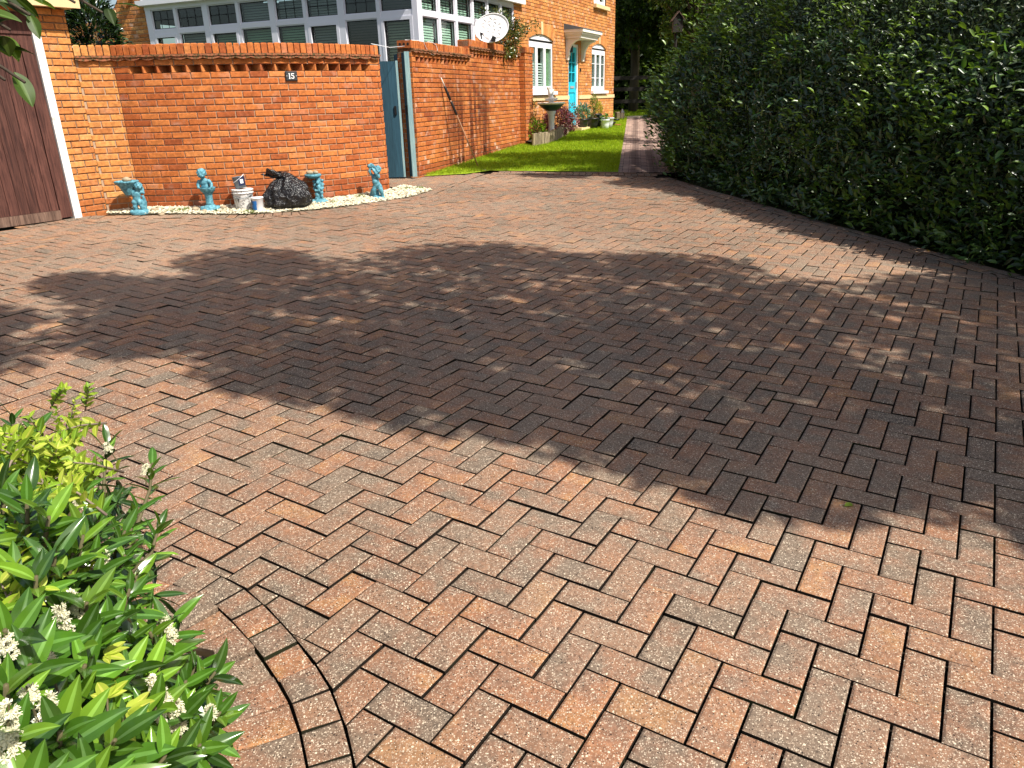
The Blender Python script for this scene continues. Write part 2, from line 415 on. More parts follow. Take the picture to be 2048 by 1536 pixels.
# outline runs counter-clockwise: right edge up, top edge to the left, left edge down, arc to the front
sb = MB()
def sheet_poly(name, poly, zf, m, kind='structure', step=.5):
    x0, x1 = min(p[0] for p in poly), max(p[0] for p in poly); y0, y1 = min(p[1] for p in poly), max(p[1] for p in poly)
    bm = bmesh.new(); bm.faces.new([bm.verts.new((p[0], p[1], 0)) for p in poly])
    for k in range(1, int((x1-x0)/step)+1):
        bmesh.ops.bisect_plane(bm, geom=bm.verts[:]+bm.edges[:]+bm.faces[:], plane_co=(x0+k*step, 0, 0), plane_no=(1, 0, 0))
    for k in range(1, int((y1-y0)/step)+1):
        bmesh.ops.bisect_plane(bm, geom=bm.verts[:]+bm.edges[:]+bm.faces[:], plane_co=(0, y0+k*step, 0), plane_no=(0, 1, 0))
    for v in bm.verts: v.co.z = zf(v.co.x, v.co.y)
    bmesh.ops.recalc_face_normals(bm, faces=bm.faces[:])
    if sum(f.normal.z for f in bm.faces) < 0: bmesh.ops.reverse_faces(bm, faces=bm.faces[:])
    me = bpy.data.meshes.new(name); bm.to_mesh(me); bm.free(); me.materials.append(m)
    o = bpy.data.objects.new(name, me); C.objects.link(o); return tag(o, kind=kind)
def und(x, y): return .004*math.sin(x*2.1+.6)*math.cos(y*1.7)+.003*math.sin(x*5.3+y*3.1)
def zd(x, y): return zg(x, y)+und(x, y)
sheet_poly('sand_bed', [(6.3, -1), (5.1, 1.9), (4.5, 3.5), (3.97, 5.3), (3.4, 7.55), (2.75, 10.2), (2.5, 11.9), (2.45, 12.6), (-.2, 12.95), (-1.1, 10.6), (-1.65, 9.2), (-2.6, 8.3), (-4.70, 8.3), (-5.3, 7.5), (-6.7, 5.4), (-6.7, 2.5), (-1.5, 2.0), (-.6, 1.2), (-.5, -1)], lambda x, y: zd(x, y)-.024, M['sand'])
# herringbone field
OX, OY_, TH, KK = .13738, 1.70275, .55312, .1015
cs, sn = math.cos(TH), math.sin(TH)
def lat(u, v): return (OX+KK*(cs*u+sn*v), OY_+KK*(-sn*u+cs*v))
pv = MB()
for u in range(-90, 80):
    for v in range(-70, 150):
        k = (u+v) % 4
        if k == 0: q = [(u, v), (u+2, v), (u+2, v+1), (u, v+1)]
        elif k == 2: q = [(u, v), (u+1, v), (u+1, v+2), (u, v+2)]
        else: continue
        P = [lat(*p) for p in q]
        cx, cy = (P[0][0]+P[2][0])/2, (P[0][1]+P[2][1])/2
        if cx < -6.7 or cx > 6 or cy < -.9 or cy > 12.4: continue
        P = clip_to(P, DRIVE)
        if P: paver(pv, P, zd)
tag(pv.build('driveway', [M['paver'], M['sand']]), kind='structure')
# edging courses
def resample(pts, step):
    out = []; d = 0.; acc = 0.
    for i in range(len(pts)-1):
        a, b = Vector(pts[i]), Vector(pts[i+1]); L = (b-a).length
        while acc <= d+L:
            out.append(tuple(a+(b-a)*((acc-d)/L))); acc += step
        d += L
    return out
def course(mb, pts, step, wid, side, zf, dz=0., tilt=.0016, off=0., **k):
    pts = resample(pts, step); nrm = []
    for i in range(len(pts)):
        a, b = Vector(pts[max(0, i-1)]), Vector(pts[min(len(pts)-1, i+1)]); t = (b-a).normalized(); nrm.append(Vector((-t.y, t.x))*side)
    for i in range(len(pts)-1):
        a, b = Vector(pts[i]), Vector(pts[i+1])
        paver(mb, [tuple(a+nrm[i]*off), tuple(b+nrm[i+1]*off), tuple(b+nrm[i+1]*(off+wid)), tuple(a+nrm[i]*(off+wid))], zf, dz, tilt=tilt, **k)
eb = MB()
course(eb, RIGHT, .2, .1, -1, zd, .002, off=.004)
course(eb, RIGHT, .2, .1, -1, zd, .002, off=.106)
course(eb, [(2.30, 11.72), (-.33, 12.22)], .1, .2, -1, zd, .003, off=.004)
course(eb, [(2.42, 11.93), (-.25, 12.43)], .2, .1, -1, zd, .003, off=.008)
course(eb, TOP[0:11], .102, .2, -1, zd, .003, off=.004)
course(eb, ARC_O[8:], .108, .10, -1, zd, .002, off=-.001, tilt=.003, gap=.0036)
tag(eb.build('edging', [M['paver'], M['sand']]), kind='structure')
kb = MB()                                    # soldier course of the planting bed, rocked and sunk unevenly
course(kb, ARC_O[8:], .122, .205, -1, zd, .004, off=.099, tilt=.0065, gap=.003)
tag(kb.build('kerb', [M['paver'], M['paver']]), kind='structure')
sheet_poly('planting_bed', [(-.46, -1), (-.46, .8), (-.62, 1.25), (-.85, 1.62), (-1.15, 1.87), (-1.5, 2.02), (-2.2, 2.12), (-6.6, 2.35), (-6.6, -1)], lambda x, y: zg(x, y)-.035+.012*math.sin(x*9)*math.cos(y*11), M['soil'])

# gate apron and garden path in running bond
def running(mb, poly, org, ang, zf, dz, L=.2, W=.1, **k):
    c, s_ = math.cos(ang), math.sin(ang)
    tr = lambda a, b: (org[0]+c*a-s_*b, org[1]+s_*a+c*b)
    xs = [p[0]-org[0] for p in poly]; ys = [p[1]-org[1] for p in poly]
    R = max(math.hypot(a, b) for a, b in zip(xs, ys))+.5
    for j in range(int(-R/W), int(R/W)):
        for i in range(int(-R/L), int(R/L)):
            a0 = i*L+(L/2 if j % 2 else 0)
            P = [tr(a0, j*W), tr(a0+L, j*W), tr(a0+L, j*W+W), tr(a0, j*W+W)]
            m_ = tr(a0+L/2, j*W+W/2)
            if min(p[0] for p in poly)-.3 < m_[0] < max(p[0] for p in poly)+.3 and min(p[1] for p in poly)-.3 < m_[1] < max(p[1] for p in poly)+.3:
                P = clip_to(P, poly)
                if P: paver(mb, P, zf, dz, **k)
ap = MB()
APRON = [(-1.02, 10.35), (-.86, 10.8), (-.40, 12.28), (-.62, 12.14), (-1.22, 11.93), (-2.6, 11.9), (-2.6, 11.4), (-1.50, 10.72)]
running(ap, APRON, (-1.2, 11.), 1.27, zg, .004, tilt=.001, gap=.0016)
tag(ap.build('gate_apron', [M['paver'], M['sand']]), kind='structure')
sheet_poly('apron_bed', [(-.9, 10.2), (-.2, 12.5), (-1.2, 12.1), (-2.7, 12.1), (-2.7, 11.3), (-1.55, 10.5)], lambda x, y: zg(x, y)-.015, M['sand'])
PATH = [(1.76, 12.19), (3.05, 12.0), (3.2, 12.4), (5.15, 25.2), (3.86, 25.42)]
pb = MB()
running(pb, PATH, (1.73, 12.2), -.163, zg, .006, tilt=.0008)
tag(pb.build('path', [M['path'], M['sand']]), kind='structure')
sheet_poly('path_bed', [(1.45, 12.1), (3.3, 11.9), (5.4, 25.6), (3.5, 25.6)], lambda x, y: zg(x, y)-.012, M['sand'])
# lawn
LAWN = [(-1.28, 11.93), (-.62, 12.17), (-.26, 12.545), (1.765, 12.175), (3.87, 25.0), (4.1, 25.4), (3.1, 24.9), (.95, 17.6), (.50, 16.7), (.33, 16.78)]
sheet_poly('lawn', LAWN, lambda x, y: zg(x, y)+.012, M['turf'])
sheet_poly('far_lawn', [(3.0, 25.46), (9, 25.2), (14, 34), (-2, 34), (3.3, 26)], lambda x, y: zg(x, y)+.01, M['turf'])
# slab strip in front of the house
SL = MB(); SL.prism([(3.55, 24.45), (4.3, 25.05), (5.2, 25.1), (5.2, 25.45), (3.75, 25.5), (3.45, 24.6)], zg(4, 25)-.03, zg(4, 25)+.035)
tag(SL.build('paving_strip', plain('pale slab', (.50, .42, .30), .85, .2, .2, 6)), kind='structure')

def leaves(name, P, D, N, L, W, cols, mat, parent=None, full=True, fold=.25, droop=.25):
    """one mesh of leaf blades: P base, D direction, N upper side, L length, W width"""
    n = len(P); D = D/np.linalg.norm(D, axis=1, keepdims=True)
    N = N-D*np.sum(N*D, 1, keepdims=True); N = N/np.maximum(1e-6, np.linalg.norm(N, axis=1, keepdims=True)); B = np.cross(D, N)
    if full: tpl = [(0, 0, 0), (.3, -.42, 1), (.3, 0, 0), (.3, .42, 1), (.68, -.40, 1), (.68, 0, 0), (.68, .40, 1), (1, 0, 0)]; fc = [(0, 2, 1), (0, 3, 2), (1, 2, 5, 4), (2, 3, 6, 5), (4, 5, 7), (5, 6, 7)]
    else: tpl = [(0, 0, 0), (.45, -.5, 1), (.45, .5, 1), (1, 0, 0)]; fc = [(0, 3, 1), (0, 2, 3)]
    L = np.asarray(L).reshape(-1, 1); W = np.asarray(W).reshape(-1, 1)
    V = np.zeros((n, len(tpl), 3))
    for k, (t, a, h) in enumerate(tpl): V[:, k] = P+D*L*t+B*W*a*1.0+N*(h*W*fold-L*droop*t*t)
    k = len(tpl); loops = []; tot = []
    for q in fc: tot.append(len(q))
    base = np.concatenate([np.array(q) for q in fc]); lv = (base[None]+np.arange(n)[:, None]*k).ravel()
    nt_ = np.tile(np.array(tot), n); st = np.concatenate([[0], np.cumsum(nt_)[:-1]])
    me = bpy.data.meshes.new(name); me.vertices.add(n*k); me.vertices.foreach_set('co', V.astype(np.float32).ravel())
    me.loops.add(len(lv)); me.loops.foreach_set('vertex_index', lv.astype(np.int32))
    me.polygons.add(len(nt_)); me.polygons.foreach_set('loop_start', st.astype(np.int32)); me.polygons.foreach_set('loop_total', nt_.astype(np.int32))
    a = me.attributes.new('col', 'FLOAT_COLOR', 'FACE')
    cc = np.repeat(np.concatenate([cols, np.ones((n, 1))], 1), len(fc), axis=0); a.data.foreach_set('color', cc.astype(np.float32).ravel())
    me.update(calc_edges=True); me.validate(); me.materials.append(mat)
    if full: me.polygons.foreach_set('use_smooth', [True]*len(me.polygons))
    o = bpy.data.objects.new(name, me); C.objects.link(o)
    if parent is not None: hang(o, parent)
    return o
def rnd_dirs(n):
    v = rng.normal(size=(n, 3)); return v/np.linalg.norm(v, axis=1, keepdims=True)
def pick(n, pal, jit=.15):
    pal = np.array(pal); c = pal[rng.integers(0, len(pal), n)]
    return np.clip(c*(1+rng.normal(0, jit, (n, 1))), .003, 1)

# grass
def blades(name, poly, n, hmin, hmax, pal, zo=.015, w=.006):
    x0, x1 = min(p[0] for p in poly), max(p[0] for p in poly); y0, y1 = min(p[1] for p in poly), max(p[1] for p in poly)
    pts = []
    while len(pts) < n:
        x, y = random.uniform(x0, x1), random.uniform(y0, y1)
        if inpoly((x, y), poly): pts.append((x, y, zg(x, y)+zo))
    P = np.array(pts); D = np.stack([rng.normal(0, .35, n), rng.normal(0, .35, n), np.ones(n)], 1)
    hh = rng.uniform(hmin, hmax, n)
    o = leaves(name, P, D, rnd_dirs(n), hh, np.full(n, w), pick(n, pal), M['grass'], full=False, droop=.3)
    return tag(o, kind='stuff')
GP = [(.30, .42, .014), (.36, .48, .02), (.22, .34, .012), (.44, .52, .04)]
blades('lawn_grass', LAWN, 60000, .02, .055, GP)
blades('far_grass', [(3.0, 25.46), (7, 25.2), (9, 31), (3, 31), (3.3, 26)], 9000, .03, .09, GP, w=.012)
# ------------------------------------------------------------------ brickwork
def line(A, B):
    A, B = Vector(A[:2]), Vector(B[:2]); t = (B-A).normalized(); n = Vector((t.y, -t.x)); L = (B-A).length
    return (lambda s: A+t*s), (lambda s: n), L
def arc(c, R, a0, a1):                       # angles of the outward normal, measured from -Y towards +X
    L = R*(a1-a0); c = Vector(c)
    nf = lambda s: Vector((math.sin(a0+s/R), -math.cos(a0+s/R)))
    return (lambda s: c+nf(s)*R), nf, L
def bricks(mb, P, N, s0, s1, z0, n, ch, bl, holes=(), mort=1, joint=.0115, phase=0., depth=.011, m=0, zred=.0, jit=.0012, cham=.005):
    def pt(s, d, z): q = P(s)+N(s)*d; return (q.x, q.y, z)
    for i in range(n):
        za, zb = z0+i*ch+joint/2, z0+(i+1)*ch-joint/2; zm = (za+zb)/2
        iv = [(s0, s1)]
        for h in holes:
            r = h(zm)
            if r:
                out = []
                for a, b in iv:
                    if r[1] <= a or r[0] >= b: out.append((a, b)); continue
                    if r[0] > a: out.append((a, r[0]))
                    if r[1] < b: out.append((r[1], b))
                iv = out
        for a, b in iv:
            k = max(1, int((b-a)/.3)); 
            for j in range(k):
                u, v = a+(b-a)*j/k, a+(b-a)*(j+1)/k
                mb.add([pt(u, -depth, z0+i*ch), pt(v, -depth, z0+i*ch), pt(v, -depth, z0+(i+1)*ch), pt(u, -depth, z0+(i+1)*ch)], [(0, 1, 2, 3)], mort)
        off = (i % 2)*bl/2+phase
        L = bl
        k0 = int(math.floor((s0-off)/L))-1
        for k in range(k0, int((s1-off)/L)+2):
            A, B = off+k*L+joint/2, off+(k+1)*L-joint/2
            for a, b in iv:
                u, v = max(A, a), min(B, b)
                if v-u < .018: continue
                d = random.gauss(0, jit); c = cham
                f = [pt(u+c, d, za+c), pt(v-c, d, za+c), pt(v-c, d, zb-c), pt(u+c, d, zb-c)]
                r = [pt(u, d-c*.8, za), pt(v, d-c*.8, za), pt(v, d-c*.8, zb), pt(u, d-c*.8, zb)]
                bk = [pt(u, -depth-.004, za), pt(v, -depth-.004, za), pt(v, -depth-.004, zb), pt(u, -depth-.004, zb)]
                mb.add(f+r+bk, [(0, 1, 2, 3)]+[(4+q, 4+(q+1) % 4, (q+1) % 4, q) for q in range(4)]+[(8+q, 8+(q+1) % 4, 4+(q+1) % 4, 4+q) for q in range(4)], m,
                       (min(1, max(0, random.gauss(.5 if zm > zred else .06, .23 if zm > zred else .06))), random.random()**2, random.random()))
def solid(mb, P, N, s0, s1, d0, d1, z0, z1, m=0, step=.2, col=None):
    k = max(1, int((s1-s0)/step))
    for j in range(k):
        u, v = s0+(s1-s0)*j/k, s0+(s1-s0)*(j+1)/k
        q = [P(u)+N(u)*d0, P(v)+N(v)*d0, P(v)+N(v)*d1, P(u)+N(u)*d1]
        lo = [(p.x, p.y, z0) for p in q]; hi = [(p.x, p.y, z1) for p in q]
        fs = [(3, 2, 1, 0), (4, 5, 6, 7), (0, 1, 5, 4), (2, 3, 7, 6)]
        if j == 0: fs.append((3, 0, 4, 7))
        if j == k-1: fs.append((1, 2, 6, 5))
        mb.add(lo+hi, fs, m, col)
def dogtooth(mb, P, N, s0, s1, z0, z1, pitch, m=0, back=.105):
    n = max(2, int((s1-s0)/pitch)); pitch = (s1-s0)/n
    def pt(s, d, z): q = P(s)+N(s)*d; return (q.x, q.y, z)
    for i in range(n):
        a = s0+i*pitch; col = (random.random(), random.random()*.3, random.random())
        mid = a+pitch*.5
        w_ = .012
        mb.add([pt(a, 0, z0), pt(a+w_, 0, z0), pt(a+w_, 0, z1), pt(a, 0, z1)], [(0, 1, 2, 3)], m, col)
        mb.add([pt(a+w_, 0, z0), pt(mid, -back, z0), pt(mid, -back, z1), pt(a+w_, 0, z1)], [(0, 1, 2, 3)], m, col)
        mb.add([pt(mid, -back, z0), pt(a+pitch, 0, z0), pt(a+pitch, 0, z1), pt(mid, -back, z1)], [(0, 1, 2, 3)], m, (random.random(), random.random()*.3, random.random()))
        for z, f in ((z0, (0, 2, 1)), (z1, (0, 1, 2))):
            mb.add([pt(a, .0, z), pt(mid, -back-.004, z), pt(a+pitch, .0, z)], [f], m, col)
def creasing(mb, P, N, s0, s1, z, m=0, tile=.165, prj=.042, inner=-.22):
    n = max(1, round((s1-s0)/tile)); tile = (s1-s0)/n
    for lay in range(2):
        for i in range(n):
            a, b = s0+i*tile+.001, s0+(i+1)*tile-.001; k = 6; lo = []; hi = []
            pr = prj-(.008 if lay == 0 else 0)+random.gauss(0, .0015); col = (random.random(), random.random(), random.random())
            zz = z+lay*.024
            ring = []
            for j in range(k+1):
                u = a+(b-a)*j/k; sag = .016*math.sin(math.pi*j/k)-.004
                q = P(u)+N(u)*pr; q2 = P(u)+N(u)*inner
                ring.append(((q.x, q.y, zz-sag*(1 if lay == 0 else .4)), (q.x, q.y, zz+.021-sag*.25), (q2.x, q2.y, zz+.021), (q2.x, q2.y, zz)))
            vs = [p for r in ring for p in r]; fs = []
            for j in range(k):
                o = 4*j; fs += [(o, o+4, o+5, o+1), (o+1, o+5, o+6, o+2), (o+3, o+7, o+4, o), (o+2, o+6, o+7, o+3)]
            fs += [(0, 1, 2, 3), (4*k+3, 4*k+2, 4*k+1, 4*k)]
            mb.add(vs, fs, m, col)
def on_edge(mb, P, N, s0, s1, z, m=0, mort=1, hh=.104, pitch=.0735, d0=-.213, d1=.008):
    n = max(1, round((s1-s0)/pitch)); pitch = (s1-s0)/n
    solid(mb, P, N, s0+.006, s1-.006, d0+.02, d1-.028, z-.003, z+hh-.022, mort)
    for i in range(n):
        a, b = s0+i*pitch+.006, s0+(i+1)*pitch-.006; c = .007; dz = random.gauss(0, .0018); dd = random.gauss(0, .002)
        def pt(s, d, zz): q = P(s)+N(s)*d; return (q.x, q.y, zz)
        t = z+hh+dz
        lo = [pt(a, d0, z), pt(b, d0, z), pt(b, d1+dd, z), pt(a, d1+dd, z)]; mi = [p[:2]+(t-c,) for p in lo]
        hi = [pt(a+c, d0+c, t), pt(b-c, d0+c, t), pt(b-c, d1+dd-c, t), pt(a+c, d1+dd-c, t)]
        mb.add(lo+mi+hi, [(3, 2, 1, 0), (8, 9, 10, 11)]+[(q, (q+1) % 4, 4+(q+1) % 4, 4+q)[::-1] for q in range(4)]+[(4+q, 4+(q+1) % 4, 8+(q+1) % 4, 8+q)[::-1] for q in range(4)], m,
               (min(1, max(0, random.gauss(.5, .25))), random.random()**3, random.random()))
CH, BL = .0695, .2085
def garden_wall(root, P, N, L, ztop, zbot, mats, s0=0., edge=(0, 0), dog=True, phase=0.):
    """body, dogtooth band, creasing tiles and brick-on-edge coping of one level stretch"""
    z = ztop-.104-.047
    b = MB(); zt = z
    if dog:
        bricks(b, P, N, s0, L, z-CH, 1, CH, BL, phase=phase+.05)
        z -= 2*CH
        dg = MB(); e0, e1 = edge
        dogtooth(dg, P, N, s0+e0, L-e1, z, z+CH, .152)
        solid(dg, P, N, s0+.01, L-.01, -.2, -.108, z, z+CH, 0)
        for a, c in ((s0, s0+e0), (L-e1, L)):
            if c-a > .02: bricks(dg, P, N, a, c, z, 1, CH, BL, phase=a)
        dg.build('dogtooth_band', [mats[0], mats[1]], root)
    n = int((z-zbot)/CH)+1
    bricks(b, P, N, s0, L, z-n*CH, n, CH, BL, phase=phase, zred=.52)
    solid(b, P, N, s0+.003, L-.003, -.205, -.011, z-n*CH-.1, z, 1)
    solid(b, P, N, s0+.003, L-.003, -.205, -.011, zt-CH, zt-.001, 1)
    b.build('brickwork', [mats[0], mats[1]], root)
    k = MB(); creasing(k, P, N, s0, L, zt); k.build('creasing_tiles', M['tile'], root)
    cpm = MB(); on_edge(cpm, P, N, s0, L, zt+.047); cpm.build('coping', [mats[2] if len(mats) > 2 else mats[0], M['mortar']], root)

# curved garden wall
AR = 2.8; A0, A1 = rad(-8.4), rad(56.4); AC = (-4.30-AR*math.sin(A0), 9.0+AR*math.cos(A0))
Pc, Nc, Lc = arc(AC, AR, A0, A1)
cw = thing('curved_garden_wall', 'curved orange brick wall with a number plate, bulging towards the driveway', 'wall', (-2.8, 9.6, .27))
garden_wall(cw, Pc, Nc, Lc, 2.075, .2, [M['brick'], M['mortar']], edge=(.17, .16))
e = Pc(Lc); n_ = Nc(Lc)
PB = (e+n_*.0, e-n_*.215)
b = MB(); P_, N_, L_ = line(PB[0], PB[1]); bricks(b, lambda s: P_(s), lambda s: -N_(s), 0, L_, .2, 25, CH, BL); 
b.build('end_brickwork', [M['brick'], M['mortar']], cw)

# number plate
sN = Pc(0)
best = min(((abs((lambda q: 1024+F*q[0]/-q[2])(G.T@(np.array([Pc(s).x, Pc(s).y, 1.69])-np.array([0, 0, H])))-583)), s) for s in np.linspace(0, Lc, 400))[1]
pN, nN = Pc(best)+Nc(best)*.014, Nc(best); tN = Vector((-nN.y, nN.x))
R3 = Matrix(((tN.x, -nN.x, 0), (tN.y, -nN.y, 0), (0, 0, 1)))      # local x along the wall, y into the wall
npz = 1.725
plate = thing('number_plate', 'dark slate number plate reading 15 fixed high on the curved wall', 'sign', (pN.x, pN.y, npz))
b = MB(); W2, H2 = .070, .052; cb = .008
b.hexa([R3@Vector((x, .006, z))+Vector((pN.x, pN.y, npz)) for x, z in ((-W2, -H2), (W2, -H2), (W2, H2), (-W2, H2))],
       [R3@Vector((x, -.006, z))+Vector((pN.x, pN.y, npz)) for x, z in ((-W2+cb, -H2+cb), (W2-cb, -H2+cb), (W2-cb, H2-cb), (-W2+cb, H2-cb))])
b.build('plate', plain('slate', (.035, .04, .045), .6, .3, .2), plate)
def stroke(mb, polys, w0=-.0065, w1=-.009):
    for poly in polys:
        mb.hexa([R3@Vector((x, w0, z))+Vector((pN.x, pN.y, npz)) for x, z in poly], [R3@Vector((x, w1, z))+Vector((pN.x, pN.y, npz)) for x, z in poly])
b = MB()
stroke(b, [[(-.030, -.030), (-.019, -.030), (-.019, .030), (-.030, .030)], [(-.036, -.030), (-.0305, -.030), (-.0305, -.025), (-.036, -.025)], [(-.0185, -.030), (-.013, -.030), (-.013, -.025), (-.0185, -.025)], [(-.038, .022), (-.0305, .024), (-.0305, .030), (-.036, .026)]])
b.build('digit', plain('white lettering', (.8, .8, .78), .5), plate)
b = MB()
stroke(b, [[(-.004, .021), (.030, .021), (.032, .030), (-.004, .030)], [(-.004, .003), (.004, .003), (.004, .0205), (-.004, .0205)]])
c5 = (.010, -.010)
for k in range(9):
    a0, a1 = rad(125-k*32), rad(125-(k+1)*32)
    stroke(b, [[(c5[0]+r*math.cos(a)*1.05, c5[1]+r*math.sin(a)) for r, a in ((.011, a0), (.0205, a0), (.0205, a1), (.011, a1))]])
b.build('digit', bpy.data.materials['white lettering'], plate)
for x in (-.055, .055):
    b = MB(); b.ball(R3@Vector((x, -.007, 0))+Vector((pN.x, pN.y, npz)), .0045, 8); b.build('screw', bpy.data.materials['white lettering'], plate)

# garage with its timber door
GD = Vector((.56, .83)).normalized(); GP0 = Vector((-4.79, 8.59))
def gl_(s): return GP0+GD*s
Pg, Ng, Lg = (lambda s: GP0+GD*s), (lambda s: Vector((GD.y, -GD.x))), .8
garage = thing('garage', 'garage front at the left edge with a dark boarded door in a white frame', 'garage', (-5.3, 7.7, .27))
b = MB(); bricks(b, Pg, Ng, 0., .30, .2, 32, CH, BL, phase=.06, zred=.50); solid(b, Pg, Ng, 0, .30, -.22, -.011, .15, .2+32*CH, 1)
Ps_, Ns_, Ls_ = line(GP0+GD*.30, (-4.30, 9.0)); bricks(b, Ps_, Ns_, 0.0, Ls_, .188, 25, CH, BL, phase=.02, zred=.50); solid(b, Ps_, Ns_, 0.02, Ls_+.02, -.2, -.012, .15, .188+25*CH-.001, 1)
bricks(b, Pg, Ng, -3.4, 0., 2.37, 8, CH, BL); solid(b, Pg, Ng, -3.4, 0., -.2, -.011, 2.37, 2.37+8*CH-.001, 1)
b.build('brick_pier', [M['brick_pier'], M['mortar']], garage)
b = MB(); zt = .188+25*CH; creasing(b, Ps_, Ns_, 0., Ls_, zt); b.build('creasing_tiles', M['tile'], garage)
b = MB(); on_edge(b, Ps_, Ns_, 0., Ls_, zt+.047); b.build('coping', [M['brick_pier'], M['mortar']], garage)
def gbox(mb, s0, s1, d0, d1, z0, z1, m=0, col=None): solid(mb, Pg, Ng, s0, s1, d0, d1, z0, z1, m, step=50, col=col)
b = MB(); gbox(b, -.085, -.004, -.10, .012, .27, 2.24); gbox(b, -.062, -.03, .0121, .02, .27, 2.24); b.build('door_frame', M['white_paint'], garage)
dr = MB(); x = -.09
gbox(dr, -.215, -.092, -.06, -.012, .315, 2.16, 0)
x = -.218
while x > -3.0:
    gbox(dr, x-.098, x-.004, -.058, -.024+random.gauss(0, .001), .40, 2.06); x -= .1
gbox(dr, -3.2, -.22, -.06, -.034, .40, 2.06); gbox(dr, -3.2, -.2155, -.06, -.014, 2.062, 2.16); gbox(dr, -3.4, -.0865, -.10, .0, 2.163, 2.369)
do = dr.build('door', M['door_wood'], garage)
b = MB(); gbox(b, -3.2, -.2155, -.06, -.010, .300, .398); b.build('bottom_rail', M['bare_wood'], do)
b = MB(); gbox(b, -3.3, -.09, -.4, -.07, .2, .312); gbox(b, -3.4, -.0, -.5, -.25, .2, 2.6); b.build('threshold', M['shade'], garage)
b = MB(); gbox(b, -3.6, .38, -.3, .16, 2.30+.13, 2.30+.17); gbox(b, -3.6, .38, .1605, .18, 2.42, 2.60)
b.build('soffit', M['stone'], garage)
b = MB()
for k in range(10):
    gbox(b, -3.6, .42, -.2-.36*k, .22-.36*k, 2.61+.2*k, 2.64+.2*k)
b.build('roof', plain('dark roof tile', (.06, .04, .035), .8, .2, .3), garage)

# blue garden gate, two leaves standing ajar
def gate_leaf(name, label, A, B, z0, z1a, z1b, nb, mats, edge_side):
    A, B = Vector(A), Vector(B); t = (B-A).normalized(); n = Vector((t.y, -t.x)); L = (B-A).length
    r = thing(name, label, 'gate', (A.x, A.y, z0), 'leaves of the blue garden gate')
    P = lambda s: A+t*s
    b = MB()
    for k in range(nb):
        u, v = L*k/nb+.0007, L*(k+1)/nb-.0007
        z1 = z1a+(z1b-z1a)*(k+.5)/nb; q = [P(u)+n*.012, P(v)+n*.012, P(v)-n*.012, P(u)-n*.012]
        b.hexa([(p.x, p.y, z0) for p in q][::-1], [(p.x, p.y, z1) for p in q][::-1])
    b.build('board', mats[0], r)
    b = MB()
    for z in (z0+.2, (z0+z1a)/2, z1a-.22):
        b = MB(); q = [P(.0)-n*.013, P(L)-n*.013, P(L)-n*.05, P(0)-n*.05]; b.hexa([(p.x, p.y, z) for p in q][::-1], [(p.x, p.y, z+.09) for p in q][::-1]); b.build('ledge', mats[0], r)
    b = MB(); s_ = L if edge_side > 0 else 0.
    q = [P(s_-.014)+n*.016, P(s_+.014)+n*.016, P(s_+.014)-n*.055, P(s_-.014)-n*.055]
    b.hexa([(p.x, p.y, z0) for p in q][::-1], [(p.x, p.y, (z1b if edge_side > 0 else z1a)+.01) for p in q][::-1]); b.build('edge_batten', M['blue_edge'], r)
    b = MB(); q = P(L*(.93 if edge_side > 0 else .2)); b.box((q.x+n.x*.02, q.y+n.y*.02, z0+.95), (.03, .03, .12)); b.build('latch', M['black'], r)
gate_leaf('gate_leaf', 'wide blue gate leaf next to the end of the curved wall', (-2.42, 11.66), (-1.535, 11.72), .345, 1.98, 1.955, 7, [M['blue_wood']], 1)
gate_leaf('gate_leaf', 'narrow edge-on blue gate leaf against the gate pier of the long wall', (-1.62, 12.22), (-1.40, 11.70), .345, 2.07, 2.07, 3, [M['blue_wood']], 1)

# long garden wall with two levels and an end pier
W0, W1 = (-1.316, 11.79), (.336, 16.812)
Pw, Nw, Lw = line(W0, W1)
lw = thing('long_garden_wall', 'straight brick wall stepping up once beside the lawn, with dark damp streaks', 'wall', (-.5, 14.3, .38))
garden_wall(lw, Pw, Nw, 2.37, 2.235, .2, [M['brick_wet'], M['mortar'], M['brick']], edge=(.12, .10))
garden_wall(lw, Pw, Nw, Lw, 2.372, .2, [M['brick_wet'], M['mortar'], M['brick']], s0=2.37, edge=(.2, .14))
b = MB(); Ps, Ns, Ls = (lambda s: Pw(0)-Nw(0)*(.23-s)), (lambda s: Vector((-.312, -.95))), .23
bricks(b, Ps, Ns, 0, .23, .2, 27, CH, BL, phase=.03); b.build('pier_return', [M['brick'], M['mortar']], lw)
b = MB(); bricks(b, lambda s: Pw(Lw)+Nw(0)*(s), lambda s: Vector((-.312, -.95)), 0, .125, .2, 30, CH, BL, phase=.1)
Pe = lambda s: Pw(Lw+s)+Nw(0)*.125
bricks(b, Pe, Nw, 0, .56, .2, 30, CH, BL); solid(b, Pe, Nw, .014, .55, -.4, -.012, .15, .2+30*CH-.001, 1); on_edge(b, Pe, Nw, -.02, .58, .2+30*CH, d1=.02)
b.build('end_pier', [M['brick'], M['mortar']], lw)
